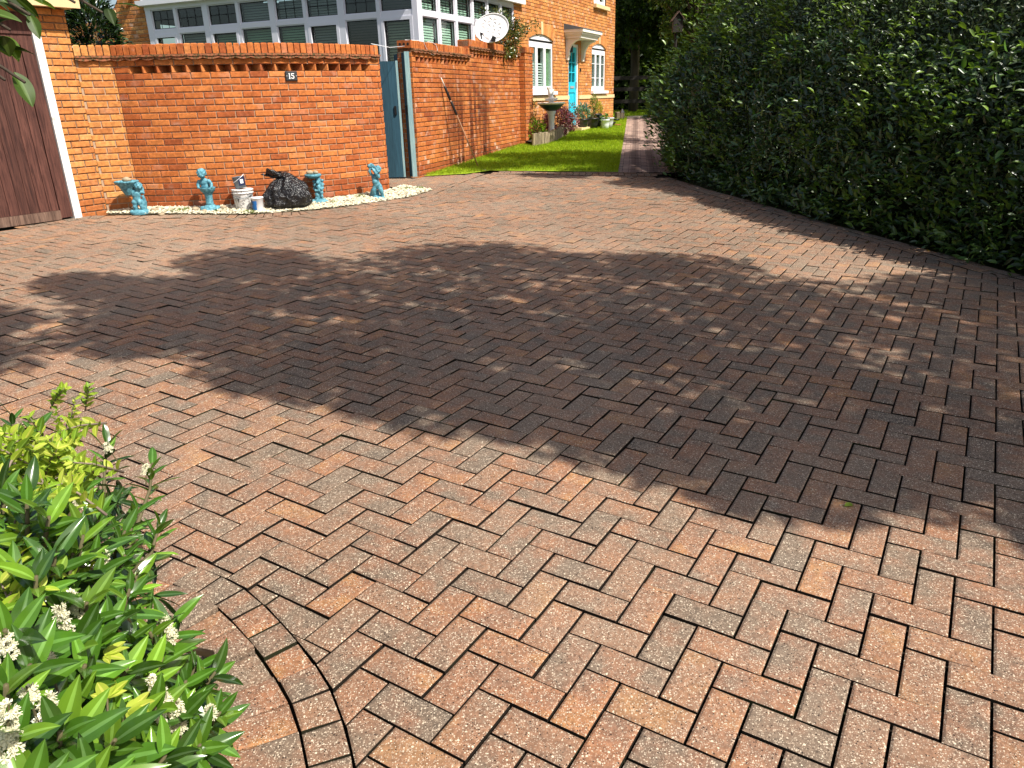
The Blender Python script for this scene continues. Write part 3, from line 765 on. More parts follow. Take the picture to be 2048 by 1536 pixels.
# perforated brick ends of the two coping levels
t_ = Vector((-.312, -.95)); 
for s_, z in ((0., 2.235-.104),):
    b = MB(); q = Pw(s_)+t_*.012-Nw(0)*.10
    Mr = Matrix(((Nw(0).x, t_.x, 0), (Nw(0).y, t_.y, 0), (0, 0, 1)))
    b.box((q.x, q.y, z+.052), (.215, .024, .102), Mr, 0, (.2, .1, .3))
    for k in (-.062, 0, .062):
        c_ = q+Nw(0)*k+t_*.0125
        prof = [(.0005, 0), (.018, 0), (.018, .001)]
        b.lathe([(.019, .0), (.019, .0012), (.0005, .0013)], (c_.x, c_.y, z+.052), 14, 1, None, None, Matrix(((Nw(0).x, 0, t_.x), (Nw(0).y, 0, t_.y), (0, 1, 0))))
    b.build('perforated_brick', [M['brick'], M['shade']], lw)
b = MB(); bricks(b, lambda s: Pw(2.37)-Nw(0)*(.213-s), lambda s: t_, 0, .22, 2.135, 2, CH, BL); b.build('step_return', [M['brick'], M['mortar']], lw)
# ------------------------------------------------------------------ house
HN, HF = (.256, 17.2), (3.286, 24.0)
Ph, Nh, Lh = line(HN, HF)
TH2 = rad(24); E1 = Vector((math.sin(TH2), math.cos(TH2))); E2 = Vector((-E1.y, E1.x))
house = thing('house', 'orange brick house with a teal front door under a white canopy and arched windows', 'house', (1.8, 20.6, .6))
def hb(mb, s0, s1, d0, d1, z0, z1, m=0, col=None): solid(mb, Ph, Nh, s0, s1, d0, d1, z0, z1, m, step=50, col=col)
def sag(c, half, zs, rise):
    R = (half*half+rise*rise)/(2*rise); return (lambda s: zs+rise-R+math.sqrt(max(0, R*R-(s-c)**2))), R
W1C, W1H, W2C, W2H = 1.565, .765, 5.945, .655
ZS, ZSP = 1.505, 2.63
def win_hole(c, h):
    cz, R = sag(c, h, ZSP, .11)
    def f(z):
        if z < ZS-.0 or z > 3.02: return None
        if z < ZSP: return (c-h, c+h)
        k = (z-ZSP)/.32
        return (c-h-.13*k, c+h+.13*k) if k < .78 else ((c-h*math.sqrt(max(0, 1-((k-.78)/.44)**2)), c+h*math.sqrt(max(0, 1-((k-.78)/.44)**2))) if k < 1.2 else None)
    return f
door_hole = lambda z: (3.40, 4.20) if z < 2.66 else None
band_hole = lambda z: (-1, 9) if 1.335 < z < 1.43 else None
up_hole = lambda z: (5.42, 6.55) if z > 3.63 else None
b = MB()
bricks(b, Ph, Nh, 0, Lh, .55, 70, CH, BL, holes=[win_hole(W1C, W1H), win_hole(W2C, W2H), door_hole, band_hole, up_hole], cham=.004)
Pe2 = lambda s: Vector(HN)+E2*s
bricks(b, lambda s: Vector(HN)+E2*(1.6-s), lambda s: -E1, 0, 1.6, .55, 70, CH, BL)
bricks(b, lambda s: Vector(HF)+E2*s, lambda s: E1, 0, 3., .55, 70, CH, BL)
b.build('wall', [M['brick_house'], M['mortar']], house)
b = MB()                                     # wall body behind the facing, open at the windows
for s0, s1, z0, z1 in ((0.01, .80, .3, 5.4), (2.33, 3.40, .3, 5.4), (4.2, 5.29, .3, 5.4), (6.6, Lh-.01, .3, 5.4), (.80, 2.33, .3, 1.5), (.80, 2.33, 2.8, 5.4), (3.4, 4.2, 2.66, 5.4), (5.29, 6.6, .3, 1.5), (5.29, 6.6, 2.8, 3.62), (3.4, 4.2, .3, .66)):
    hb(b, s0, s1, -.3, -.0125, z0, z1)
b.build('wall_core', M['brick_house'], house)
b = MB(); hb(b, .02, Lh-.02, -5., -.9, .3, 5.3); b.build('interior', M['shade'], house)
b = MB(); hb(b, 0, 3.40, -.02, .022, 1.336, 1.428, 0); hb(b, 4.2, Lh+.022, -.02, .022, 1.336, 1.428, 0); hb(b, Lh+.0005, Lh+.022, -1., -.0205, 1.336, 1.428)
b.build('string_course', M['stone'], house)
def arch(c, h, name):
    b = MB(); n = 15; cz, R = sag(c, h, ZSP, .11)
    for i in range(n):
        if i == n//2: continue
        u0, u1 = -1+2*i/n, -1+2*(i+1)/n; g = .0025
        a0, a1 = c+h*u0+g, c+h*u1-g; t0, t1 = c+(h+.13)*u0+g, c+(h+.13)*u1-g
        top = lambda u: 2.885+.085*(1-u*u)
        lo = [(a0, cz(a0)), (a1, cz(a1)), (t1, top(u1)), (t0, top(u0))]
        f = [Ph(s)+Nh(s)*.004 for s, z in lo]; k = [Ph(s)-Nh(s)*.10 for s, z in lo]
        b.hexa([(p.x, p.y, q[1]) for p, q in zip(k, lo)], [(p.x, p.y, q[1]) for p, q in zip(f, lo)], 0, (min(1, max(0, random.gauss(.55, .15))), .1, random.random()))
    lo = [(c-h-.16, ZSP), (c+h+.16, ZSP), (c+h+.15, 2.96), (c-h-.15, 2.96)]
    hb(b, c-h-.14, c+h+.14, -.11, -.008, 2.745, 2.90, 1)
    b.build('brick_arch', [M['brick_house'], M['mortar']], house)
    k = MB(); u = 1/n; lo = [(c-h*u, cz(c)), (c+h*u, cz(c)), (c+(h+.16)*u, 3.0), (c-(h+.16)*u, 3.0)]
    f = [Ph(s)+Nh(s)*.016 for s, z in lo]; q = [Ph(s)-Nh(s)*.1 for s, z in lo]
    k.hexa([(p.x, p.y, z[1]) for p, z in zip(q, lo)], [(p.x, p.y, z[1]) for p, z in zip(f, lo)]); k.build('keystone', M['stone'], house)
def house_window(c, h, kind):
    fr = MB(); D0, D1 = -.11, -.037; l, r = c-h+.004, c+h-.004; zt = 2.575
    hb(fr, l, l+.06, D0, D1, ZS+.085, zt-.06); hb(fr, r-.06, r, D0, D1, ZS+.085, zt-.06)
    hb(fr, l, r, D0, D1, zt-.06, zt); hb(fr, l, r, D0, D1, ZS+.03, ZS+.085)
    wdt = (r-l)/3
    for k in (1, 2): hb(fr, l+wdt*k-.045, l+wdt*k+.045, D0, D1+.001, ZS+.085, zt-.06)
    panes = []
    for k in range(3):
        a, e = l+wdt*k+(.06 if k == 0 else .045), l+wdt*(k+1)-(.06 if k == 2 else .045)
        for x0, x1 in ((a, a+.022), (e-.022, e)): hb(fr, x0, x1, D0, D1+.006, ZS+.085, zt-.06)
        hb(fr, a+.022, e-.022, D0, D1+.006, zt-.115, zt-.06); hb(fr, a+.022, e-.022, D0, D1+.006, ZS+.085, ZS+.14)
        panes.append((a+.022, e-.022))
    # white arched head board
    cz, R = sag(c, h-.004, ZSP, .11); n = 12
    for i in range(n):
        a, e = l+(r-l)*i/n, l+(r-l)*(i+1)/n
        q = [(a, zt+.045), (e, zt+.045), (e, cz(e)-.003), (a, cz(a)-.003)]
        f = [Ph(s)-Nh(s)*.030 for s, z in q]; k = [Ph(s)-Nh(s)*.10 for s, z in q]
        fr.hexa([(p.x, p.y, z[1]) for p, z in zip(k, q)], [(p.x, p.y, z[1]) for p, z in zip(f, q)])
    f = fr.build('window', M['upvc'], house)
    b = MB(); hb(b, l, r, -.10, -.05, zt+.001, zt+.045); b.build('head_gap', M['seal'], f)
    b = MB(); hb(b, c-h-.05, c+h+.08, -.12, .075, ZS-.045, ZS+.029); b.build('sill', M['upvc'], f)
    for x0, x1 in panes:
        b = MB(); hb(b, x0, x1, -.048, -.043, ZS+.14, zt-.115); b.build('pane', M['glass'], f)
    if kind == 1:
        for k, (x0, x1) in enumerate(panes):
            if k < 2:
                b = MB(); z = ZS+.16
                while z < 2.12:
                    q = [Ph(x0+.01)-Nh(0)*.06, Ph(x1-.01)-Nh(0)*.06, Ph(x1-.01)-Nh(0)*.09, Ph(x0+.01)-Nh(0)*.09]
                    b.add([(q[0].x, q[0].y, z), (q[1].x, q[1].y, z), (q[2].x, q[2].y, z+.035), (q[3].x, q[3].y, z+.035)], [(0, 1, 2, 3)]); z += .055
                b.build('shutter', M['blind_white'], f)
            else:
                b = MB(); hb(b, x0-.03, x1+.03, -.11, -.10, ZS+.1, zt); b.build('curtain', plain('sage curtain', (.30, .42, .26), .8, .2, .1), f)
    else:
        for x0, x1 in panes:
            for z in (2.22, 1.86): b = MB(); hb(b, x0, x1, -.0425, -.038, z, z+.014); b.build('glazing_bar', M['upvc'], f)
arch(W1C, W1H, 'w1'); arch(W2C, W2H, 'w2')
house_window(W1C, W1H, 1); house_window(W2C, W2H, 2)
fr = MB(); hb(fr, 5.43, 5.52, -.11, -.04, 3.70, 4.7); hb(fr, 6.45, 6.54, -.11, -.04, 3.70, 4.7); hb(fr, 5.52, 6.45, -.11, -.04, 3.70, 3.80); hb(fr, 5.95, 6.05, -.11, -.041, 3.80, 4.7)
f = fr.build('window', M['upvc'], house)
b = MB(); hb(b, 5.36, 6.64, -.12, .09, 3.60, 3.69); b.build('sill', M['stone'], f)
b = MB(); hb(b, 5.52, 6.45, -.08, -.075, 3.8, 4.7); b.build('pane', M['glass'], f)
# front door
b = MB(); hb(b, 3.404, 3.475, -.11, -.03, .66, 2.655); hb(b, 4.125, 4.196, -.11, -.03, .66, 2.655); hb(b, 3.475, 4.125, -.11, -.031, 2.57, 2.655)
df = b.build('door_frame', M['upvc'], house)
b = MB(); D0, D1 = -.10, -.052
zb, zt = .70, 2.568; l, r = 3.478, 4.122
for x0, x1 in ((l, l+.10), (r-.10, r)): hb(b, x0, x1, D0, D1, zb, zt)
for z0, z1 in ((zb, zb+.2), (1.50, 1.75), (2.45, zt)): hb(b, l+.10, r-.10, D0, D1, z0, z1)
hb(b, 3.78, 3.82, D0, D1, 1.75, 2.45); hb(b, l+.10, 3.78, D0, D1-.001, 1.965, 1.99); hb(b, 3.82, r-.1, D0, D1-.001, 1.965, 1.99); hb(b, l+.10, 3.78, D0, D1-.001, 2.2, 2.225); hb(b, 3.82, r-.1, D0, D1-.001, 2.2, 2.225)
hb(b, l+.1, r-.1, D0, D1-.018, zb+.2, 1.5); hb(b, l+.16, r-.16, D0, D1-.006, zb+.27, 1.43)
dr = b.build('door', M['teal'], house)
b = MB(); hb(b, l+.1, r-.1, D0+.02, D0+.026, 1.75, 2.45); b.build('pane', M['glass'], dr)
b = MB(); hb(b, 3.66, 3.94, D1, D1+.012, 1.60, 1.655); b.build('letterbox', plain('steel', (.35, .36, .37), .3, .6), dr)
b = MB(); hb(b, 4.06, 4.085, D1, D1+.04, 1.60, 1.75); b.build('handle', bpy.data.materials['steel'], dr)
# canopy
b = MB()
for z0, z1, o in ((2.735, 2.79, 0.), (2.7905, 2.815, .025), (2.8155, 2.86, .05), (2.8605, 2.925, .085)):
    hb(b, 3.15-o, 4.55+o, -.01, .40+o, z0, z1)
cn = b.build('door_canopy', plain('cream white joinery', (.80, .76, .68), .5, .35, .05), house)
b = MB(); q = [(3.05, .495, 2.927), (4.65, .495, 2.927), (4.65, .0, 3.05), (3.05, .0, 3.05)]
p4 = [(*(Ph(s)+Nh(0)*d), z) for s, d, z in q]; b.hexa([p[:2]+(p[2]-.0015 if i < 2 else 2.927,) for i, p in enumerate(p4)], [p[:2]+(p[2]+.012,) for p in p4]); b.build('lead_roof', M['lead'], cn)
for s0 in (3.19, 4.37):
    b = MB(); pr = [(0, 2.25), (.05, 2.25), (.065, 2.33)]+[(.08+.27*(1-math.cos(rad(k*9))), 2.36+.33*math.sin(rad(k*9))) for k in range(11)]+[(.36, 2.733), (0, 2.733)]
    n = len(pr); A = [(*(Ph(s0)+Nh(0)*d), z) for d, z in pr]; B = [(*(Ph(s0+.11)+Nh(0)*d), z) for d, z in pr]
    b.hexa(A, B); b.build('bracket', bpy.data.materials['cream white joinery'], cn)
b = MB(); q = Ph(3.30)+Nh(0)*.09; b.lathe([(.03, 0), (.055, .01), (.06, .15), (.05, .16), (.02, .19)], (q.x, q.y, 2.42), 12); b.build('wall_light', M['black'], house)
b = MB(); hb(b, 4.26, 4.31, -.001, .03, 2.0, 2.08); b.build('doorbell', M['black'], house)
b = MB(); zz = 5.42
for d0, d1 in ((.35, -2.6), (-5.4, -2.5)):
    q = [(-.3, d0, zz), (Lh+.3, d0, zz), (Lh+.3, d1, zz+2.3), (-.3, d1, zz+2.3)]
    p4 = [(*(Ph(s)+Nh(0)*d), z) for s, d, z in q]; b.hexa(p4, [p[:2]+(p[2]+.06,) for p in p4])
b.build('roof', bpy.data.materials['dark roof tile'], house)
# rainwater pipe by the near corner
b = MB(); c0 = Vector(HN)+E2*.18-E1*.09
b.tube([(c0.x, c0.y, .6), (c0.x, c0.y, 2.75), (c0.x-.22, c0.y+.02, 2.98), (c0.x-.26, c0.y+.02, 5.2)], .045, 10); b.build('rainwater_pipe', M['black'], house)

# ------------------------------------------------------------------ conservatory
KS = 1.088; K0 = Vector((-1.258*KS, 12.5*KS))
def kz(z): return H+(z-H)*KS
cons = thing('conservatory', 'white framed conservatory with blinds rising behind the brick garden walls', 'conservatory', (-3., 13.5, .3))
class Face:
    def __init__(s, A, t, n): s.A, s.t, s.n = A, t, n
    def P(s, x): return s.A+s.t*x
    def N(s, x): return s.n
    def bx(s, mb, s0, s1, d0, d1, z0, z1, m=0, col=None): solid(mb, s.P, s.N, s0, s1, d0, d1, z0, z1, m, step=50, col=col)
FL = Face(K0, E2, -E1); FR = Face(K0, E1, Vector((E1.y, -E1.x)))
frm = plain('white window frame', (.72, .72, .78), .35, .5, .03)
def slats(fc, s0, s1, z0, z1, d, mat, parent, pitch=.042):
    b = MB(); z = z1-.01
    b_ = fc
    while z > z0:
        a = [fc.P(s0)+fc.n*d, fc.P(s1)+fc.n*d, fc.P(s1)+fc.n*(d-.012), fc.P(s0)+fc.n*(d-.012)]
        b.add([(a[0].x, a[0].y, z-.032), (a[1].x, a[1].y, z-.032+random.gauss(0, .0008)), (a[2].x, a[2].y, z), (a[3].x, a[3].y, z)], [(0, 1, 2, 3)]); z -= pitch
    b.build('blind', mat, parent)
def c_window(fc, s0, s1, z0, z1, sash, bl, lead, below=True):
    f = MB(); o = 0.
    if sash:
        for a, e in ((s0, s0+.055), (s1-.055, s1)): fc.bx(f, a, e, -.06, .018, z0, z1)
        fc.bx(f, s0+.055, s1-.055, -.06, .018, z1-.055, z1); fc.bx(f, s0+.055, s1-.055, -.06, .018, z0, z0+.055); o = .055
    else:
        for a, e in ((s0, s0+.016), (s1-.016, s1)): fc.bx(f, a, e, -.06, -.008, z0, z1)
        fc.bx(f, s0+.016, s1-.016, -.06, -.008, z1-.016, z1); fc.bx(f, s0+.016, s1-.016, -.06, -.008, z0, z0+.016); o = .016
    w_ = f.build('window', frm, cons)
    a, e, u, v = s0+o, s1-o, z0+o, z1-o
    g = MB()
    for x0, x1, y0, y1 in ((a, a+.012, u, v), (e-.012, e, u, v), (a+.012, e-.012, u, u+.012), (a+.012, e-.012, v-.012, v)): fc.bx(g, x0, x1, -.04, -.026+o*.2, y0, y1)
    g.build('gasket', M['seal'], w_)
    g = MB(); fc.bx(g, a, e, -.036, -.032, u, v); g.build('pane', M['glass'], w_)
    if lead:
        g = MB()
        for k in range(1, lead[0]): x = a+(e-a)*k/lead[0]; fc.bx(g, x-.006, x+.006, -.0315, -.0285, u, v)
        for k in range(1, lead[1]): z = u+(v-u)*k/lead[1]; fc.bx(g, a, e, -.0315, -.0282, z-.006, z+.006)
        g.build('lead_strip', M['seal'], w_)
    if bl: slats(fc, a+.01, e-.01, u+.01, v-.01, -.09, M[bl], w_)
post = [KS*q for q in (.0, .69, 1.375, 2.07, 2.72, 3.437, 4.14, 4.82, 5.44)]; half = [.1, .035, .065, .035, .065, .035, .065, .035, .07]
low = [(1, 'blind_beige'), (0, 'blind_brown'), (1, 'blind_dark'), (0, 'blind_green'), (0, 'blind_green'), (1, 'blind_green'), (0, 'blind_dark'), (1, None)]
upp = [('blind_brown', None), (None, (3, 2)), ('blind_dark', (3, 2)), ('blind_dark', (3, 2)), ('blind_dark', None), (None, (3, 2)), (None, (3, 2)), (None, (3, 2))]
b = MB()
for p, h in zip(post, half):
    FL.bx(b, p-h if p else -.0, p+h, -.07, .012, .62, 3.160)
ZT = kz(2.66)
for k in range(8):
    a, e = post[k]+half[k], post[k+1]-half[k+1]
    FL.bx(b, a, e, -.07, .006, ZT-.04, ZT+.04)
    c_window(FL, a+.001, e-.001, .80, ZT-.041, low[k][0], low[k][1], None)
    c_window(FL, a+.001, e-.001, ZT+.041, 3.159, 0, upp[k][0], upp[k][1])
FL.bx(b, 0, 5.51*KS, -.07, .014, 3.161, 3.230)
rp = [KS*q for q in (.0, .66, 1.25, 1.87, 2.47, 3.05, 3.66)]
for k, p in enumerate(rp):
    FR.bx(b, p-.04 if p else .0705, p+.04 if p else .12, -.07, .012, .62 if k < 4 else ZT+.03, 3.160)
for k in range(6):
    a, e = rp[k]+(.04 if k else .12), rp[k+1]-.04
    FR.bx(b, a, e, -.07, .006, ZT-.04, ZT+.04)
    c_window(FR, a+.001, e-.001, ZT+.041, 3.159, 0, 'blind_mint', (4, 3))
    if k < 3: c_window(FR, a+.001, e-.001, .80, ZT-.041, 0, 'blind_mint', None)
FR.bx(b, 0.0145, 3.72*KS, -.07, .014, 3.161, 3.230)
b.build('frame', frm, cons)
b = MB(); FL.bx(b, -.09, 5.6*KS, .013, .12, 3.236, 3.323); FL.bx(b, -.07, 5.58*KS, -.07, .0, 3.231, 3.355); FR.bx(b, .0005, 4.0*KS, .013, .12, 3.236, 3.323); FR.bx(b, .0005, 3.8*KS, -.07, .0, 3.231, 3.355); b.build('gutter', M['upvc'], cons)
b = MB(); bricks(b, FL.P, FL.N, 0, 5.5*KS, .2, 8, CH, BL); FL.bx(b, 0.01, 5.49*KS, -.2, -.011, .1, .75, 1); bricks(b, FR.P, FR.N, 0, 1.87*KS, .2, 8, CH, BL); FR.bx(b, .01, 1.9*KS, -.2, -.011, .1, .75, 1)
bricks(b, FR.P, FR.N, 1.91*KS, 3.9*KS, .2, 36, CH, BL); FR.bx(b, 1.911*KS, 3.9*KS, -.2, -.011, .1, 2.71, 1); b.build('dwarf_wall', [M['brick'], M['mortar']], cons)
b = MB(); FL.bx(b, 0.012, 5.5*KS, -.10, .03, .755, .795); FR.bx(b, .0305, 1.9*KS, -.10, .03, .755, .795); b.build('sill', M['upvc'], cons)
b = MB()
q = [K0, K0+E2*5.5*KS, K0+E2*5.0+E1*3.4, K0+E2*1.6+E1*3.4, K0+E1*3.75]
z0_, z1_ = 3.34, 4.3
A = [(K0.x, K0.y, z0_)]+[((K0+E2*5.5*KS).x, (K0+E2*5.5*KS).y, z0_), ((K0+E2*5.5*KS+E1*2).x, (K0+E2*5.5*KS+E1*2).y, z1_), ((K0+E2*1.6+E1*2).x, (K0+E2*1.6+E1*2).y, z1_)]
b.hexa(A, [(p[0], p[1], p[2]+.03) for p in A])
A = [((K0+E1*3.8*KS).x, (K0+E1*3.8*KS).y, z0_), (K0.x, K0.y, z0_), ((K0+E2*1.6+E1*2).x, (K0+E2*1.6+E1*2).y, z1_), ((K0+E2*1.6+E1*3.8*KS).x, (K0+E2*1.6+E1*3.8*KS).y, z1_)]
b.hexa(A, [(p[0], p[1], p[2]+.03) for p in A])
b.build('roof', plain('polycarbonate roof', (.62, .63, .62), .4, .4), cons)
b = MB(); q = [K0+E2*.75+E1*.75, K0+E2*5.4*KS+E1*.75, K0+E2*5.4*KS+E1*3.6, K0+E2*.75+E1*3.6]; b.prism([tuple(p) for p in q][::-1], .3, 3.192); b.build('interior', M['shade'], cons)

# ------------------------------------------------------------------ gabled wing left of the conservatory
wing = thing('gabled_wing', 'brick gable wall with a cream kneeler stone left of the conservatory', 'building', (-7.2, 14.9, .3))
FG = Face(K0+E1*.02, E2, -E1)
def gab(z): return None if z < 3.08 else (6.42*KS-(z-3.08)*.95, 20)
b = MB(); bricks(b, FG.P, FG.N, 5.515*KS, 8.6*KS, .2, 68, CH, BL, holes=[gab]); FG.bx(b, 5.515*KS, 8.5*KS, -.3, -.012, .1, 3.0, 1)
q = [(5.515, 2.9), (6.42, 2.9), (4.2+.1, 4.78), (4.2, 4.78)]
b.build('wall', [M['brick_house'], M['mortar']], wing)
b = MB(); FG.bx(b, 6.24*KS, 6.62*KS, -.25, .05, 3.05, 3.22); b.build('kneeler', M['stone'], wing)
b = MB()
for k in range(9):
    s = 6.45-k*.24; z = 3.230+k*.2527
    q = [(s, z), (s-.235, z+.2474), (s-.10, z+.345), (s+.135, z+.10)]
    f = [FG.P(x)+FG.n*.06 for x, _ in q]; g = [FG.P(x)-FG.n*.3 for x, _ in q]
    b.hexa([(p.x, p.y, z_[1]) for p, z_ in zip(g, q)], [(p.x, p.y, z_[1]) for p, z_ in zip(f, q)])
b.build('verge', M['brick_house'], wing)
b = MB(); A = [(7.35, .02, 3.1), (7.35, 4., 3.1), (5.1, 4., 5.4), (5.1, .02, 5.4)]
b.hexa([(*(FG.P(s)+E1*(d+.3)), z) for s, d, z in A], [(*(FG.P(s)+E1*(d+.3)), z+.05) for s, d, z in A]); b.build('roof', bpy.data.materials['dark roof tile'], wing)
# ------------------------------------------------------------------ gravel bed with its ornaments
GBP = [tuple(Pc(s)+Nc(s)*(-.02)) for s in np.linspace(0, Lc, 14)]
BED = [(-.98, 10.42), (-1.17, 9.93), (-1.53, 9.45), (-1.95, 9.1), (-2.42, 8.78), (-2.83, 8.67), (-3.28, 8.62), (-4.1, 8.67), (-4.58, 8.70), (-4.60, 8.9)]
BEDP = [GBP[-1]]+[(-1.42, 10.62)]+[(-1.0, 10.40)]+BED[1:]+GBP[:-1]
BEDP = BEDP[::-1] if area(BEDP) < 0 else BEDP
def zbed(x, y):
    d = math.hypot(x-AC[0], y-AC[1])-AR
    return zg(x, y)+.012+.03*max(0, 1-d/.45)
sheet_poly('gravel_bed', BEDP, lambda x, y: zbed(x, y)-.008, M['gravel'], step=.2)
b = MB(); n = 0
while n < 6500:
    x, y = random.uniform(-4.65, -.95), random.uniform(8.55, 10.7)
    if not inpoly((x, y), BEDP): continue
    n += 1; r = random.uniform(.007, .019); a = random.random()*6.3; q = [(r*random.uniform(.8, 1.5)*math.cos(a+k*1.57), r*random.uniform(.7, 1.1)*math.sin(a+k*1.57)) for k in range(4)]
    z = zbed(x, y)+random.uniform(-.002, .014); h = r*random.uniform(.5, .9)
    b.add([(x+u, y+v, z) for u, v in q]+[(x, y, z+h), (x, y, z-h)], [(0, 1, 4), (1, 2, 4), (2, 3, 4), (3, 0, 4)], 0, (random.random()**.7, 0, 0))
tag(b.build('gravel', M['gravel']), kind='stuff')

def sculpt(name, prims, org, mat, parent, vox=.007, sm=4):
    """one continuous carved body from overlapping rounded masses"""
    b = MB(); o = Vector(org)
    for p in prims:
        if p[0] == 'b':
            r = p[2]; b.ball(Vector(p[1])+o, r, 14, M=p[3] if len(p) > 3 else None)
        elif p[0] == 't': b.tube([Vector(q)+o for q in p[1]], p[2], 12)
        elif p[0] == 'l': b.lathe(p[1], Vector(p[2])+o, 24, wob=p[3] if len(p) > 3 else None)
    ob = b.build(name, mat, parent, smooth=True)
    m = ob.modifiers.new('remesh', 'REMESH'); m.mode = 'VOXEL'; m.voxel_size = vox; m.use_smooth_shade = True
    s = ob.modifiers.new('smooth', 'SMOOTH'); s.factor = .5; s.iterations = sm
    return ob
def curls(c, r, n, k=.32, ax=1.):
    out = []
    for i in range(n):
        t = math.acos(1-1.5*(i+.5)/n); a = i*2.4
        out.append(('b', (c[0]+r*math.sin(t)*math.cos(a), c[1]+r*math.sin(t)*math.sin(a)*ax, c[2]+r*math.cos(t)), r*k))
    return out
def rocky(w, h, n, seed):
    rr = random.Random(seed)
    return [('b', (rr.uniform(-w, w), rr.uniform(-w*.7, w*.7), rr.uniform(0, h)), rr.uniform(.018, .034)) for _ in range(n)]
def ground_at(px, py, dz=.03):
    P = gp(px, py, dz); return Vector((P[0], P[1], zbed(P[0], P[1]) if inpoly((P[0], P[1]), BEDP) else zg(P[0], P[1])))
st = M['statue']
def statue(label, px, py, dz=.03):
    o = ground_at(px, py, dz)-Vector((0, 0, .012)); return thing('cherub_statue', label, 'statue', o, 'turquoise garden statues by the curved wall'), o
# 1: putto seen from behind, carrying a draped basin on its left
r, o = statue('turquoise cherub statue seen from behind, holding up a wide draped basin in the wall corner', 281, 424)
sculpt('base', rocky(.085, .03, 26, 1)+[('l', [(.001, -.01), (.10, -.01), (.10, .02), (.08, .045), (.001, .05)], (0, 0, 0))], o, st, r)
sculpt('figure', [('b', (-.012, 0, .215), (.052, .04, .055)), ('b', (-.012, 0, .165), (.046, .036, .045)), ('b', (-.038, -.008, .128), (.036, .036, .034)), ('b', (.024, -.008, .124), (.036, .036, .034)),
    ('t', [(-.036, 0, .12), (-.042, -.012, .075), (-.036, .01, .02)], [.034, .027, .02]), ('t', [(.028, 0, .12), (.040, -.014, .07), (.05, .0, .015)], [.034, .027, .02]),
    ('b', (-.036, -.02, .012), (.018, .03, .012)), ('b', (.052, -.02, .012), (.018, .03, .012)),
    ('t', [(.0, 0, .25), (.022, -.003, .275)], [.022, .02]), ('b', (.034, -.004, .298), (.040, .040, .042)),
    ('t', [(-.05, 0, .245), (-.085, .0, .27), (-.075, .01, .325)], [.022, .019, .016]), ('t', [(.036, 0, .24), (.07, .015, .225), (.062, .03, .275), (-.01, .03, .33)], [.022, .018, .016, .014]),
    ('t', [(.055, .01, .2), (.068, .015, .12), (.062, .01, .03)], [.016, .02, .014])]+curls((.034, -.004, .302), .040, 20), o, st, r, .006)
sculpt('basin', [('l', [(.001, .20), (.035, .205), (.06, .25), (.085, .305), (.115, .335), (.128, .352), (.128, .366), (.112, .366), (.095, .345), (.001, .335)], (-.095, .01, 0), lambda t, i: .05*math.sin(9*t)*(1 if 1 < i < 6 else .2))], o, st, r, .006, 2)
def stone_on(label, P, sz, name='stone', cat='stone', rot=0.):
    b = MB(); M3 = Matrix.Rotation(rot, 3, 'Z'); b.ball(P+Vector((0, 0, sz[2])), sz, 14, M=M3)
    ob = b.build(name, M['cobble'], smooth=True)
    for v in ob.data.vertices:
        d = mnoise.noise(Vector(v.co)*22)*.006; v.co += (Vector(v.co)-P-Vector((0, 0, sz[2]))).normalized()*d
    return tag(ob, label, cat)
stone_on('round tan stone lying in the draped basin of the corner cherub', o+Vector((-.085, .0, .347)), (.05, .04, .03))
# 2: child leaning over a bowl on a pillar
r, o = statue('turquoise child statue with a bowed curly head leaning over a bowl on a smooth pillar', 422, 420)
sculpt('base', rocky(.085, .035, 30, 4)+[('l', [(.001, -.01), (.098, -.01), (.098, .022), (.075, .05), (.05, .075), (.001, .08)], (0, 0, 0))], o, st, r)
b = MB(); b.lathe([(.001, .06), (.048, .062), (.043, .09), (.040, .15), (.046, .195), (.060, .21), (.001, .212)], o, 24); b.build('pillar', st, r, True)
b = MB(); b.lathe([(.001, .20), (.05, .205), (.075, .225), (.088, .26), (.090, .268), (.082, .268), (.070, .245), (.001, .232)], o, 28); b.build('bowl', st, r, True)
sculpt('figure', [('b', (-.025, .02, .275), (.052, .042, .05)), ('b', (-.03, .015, .325), (.056, .040, .048)), ('t', [(-.03, .01, .36), (-.034, -.005, .385)], [.022, .02]),
    ('b', (-.036, -.014, .415), (.043, .046, .047)), ('b', (-.036, -.058, .405), (.007, .009, .010)), ('b', (-.036, -.05, .388), (.014, .010, .005)), ('b', (-.056, -.047, .396), .012), ('b', (-.016, -.047, .396), .012),
    ('t', [(-.078, .01, .345), (-.098, -.01, .30), (-.082, -.045, .262)], [.023, .019, .015]), ('t', [(.02, .01, .345), (.058, -.01, .305), (.066, -.045, .265)], [.023, .019, .015]),
    ('b', (-.074, -.055, .268), (.02, .016, .01)), ('b', (.062, -.052, .270), (.02, .016, .01))]+curls((-.036, -.004, .425), .043, 26, .36), o, st, r, .006)
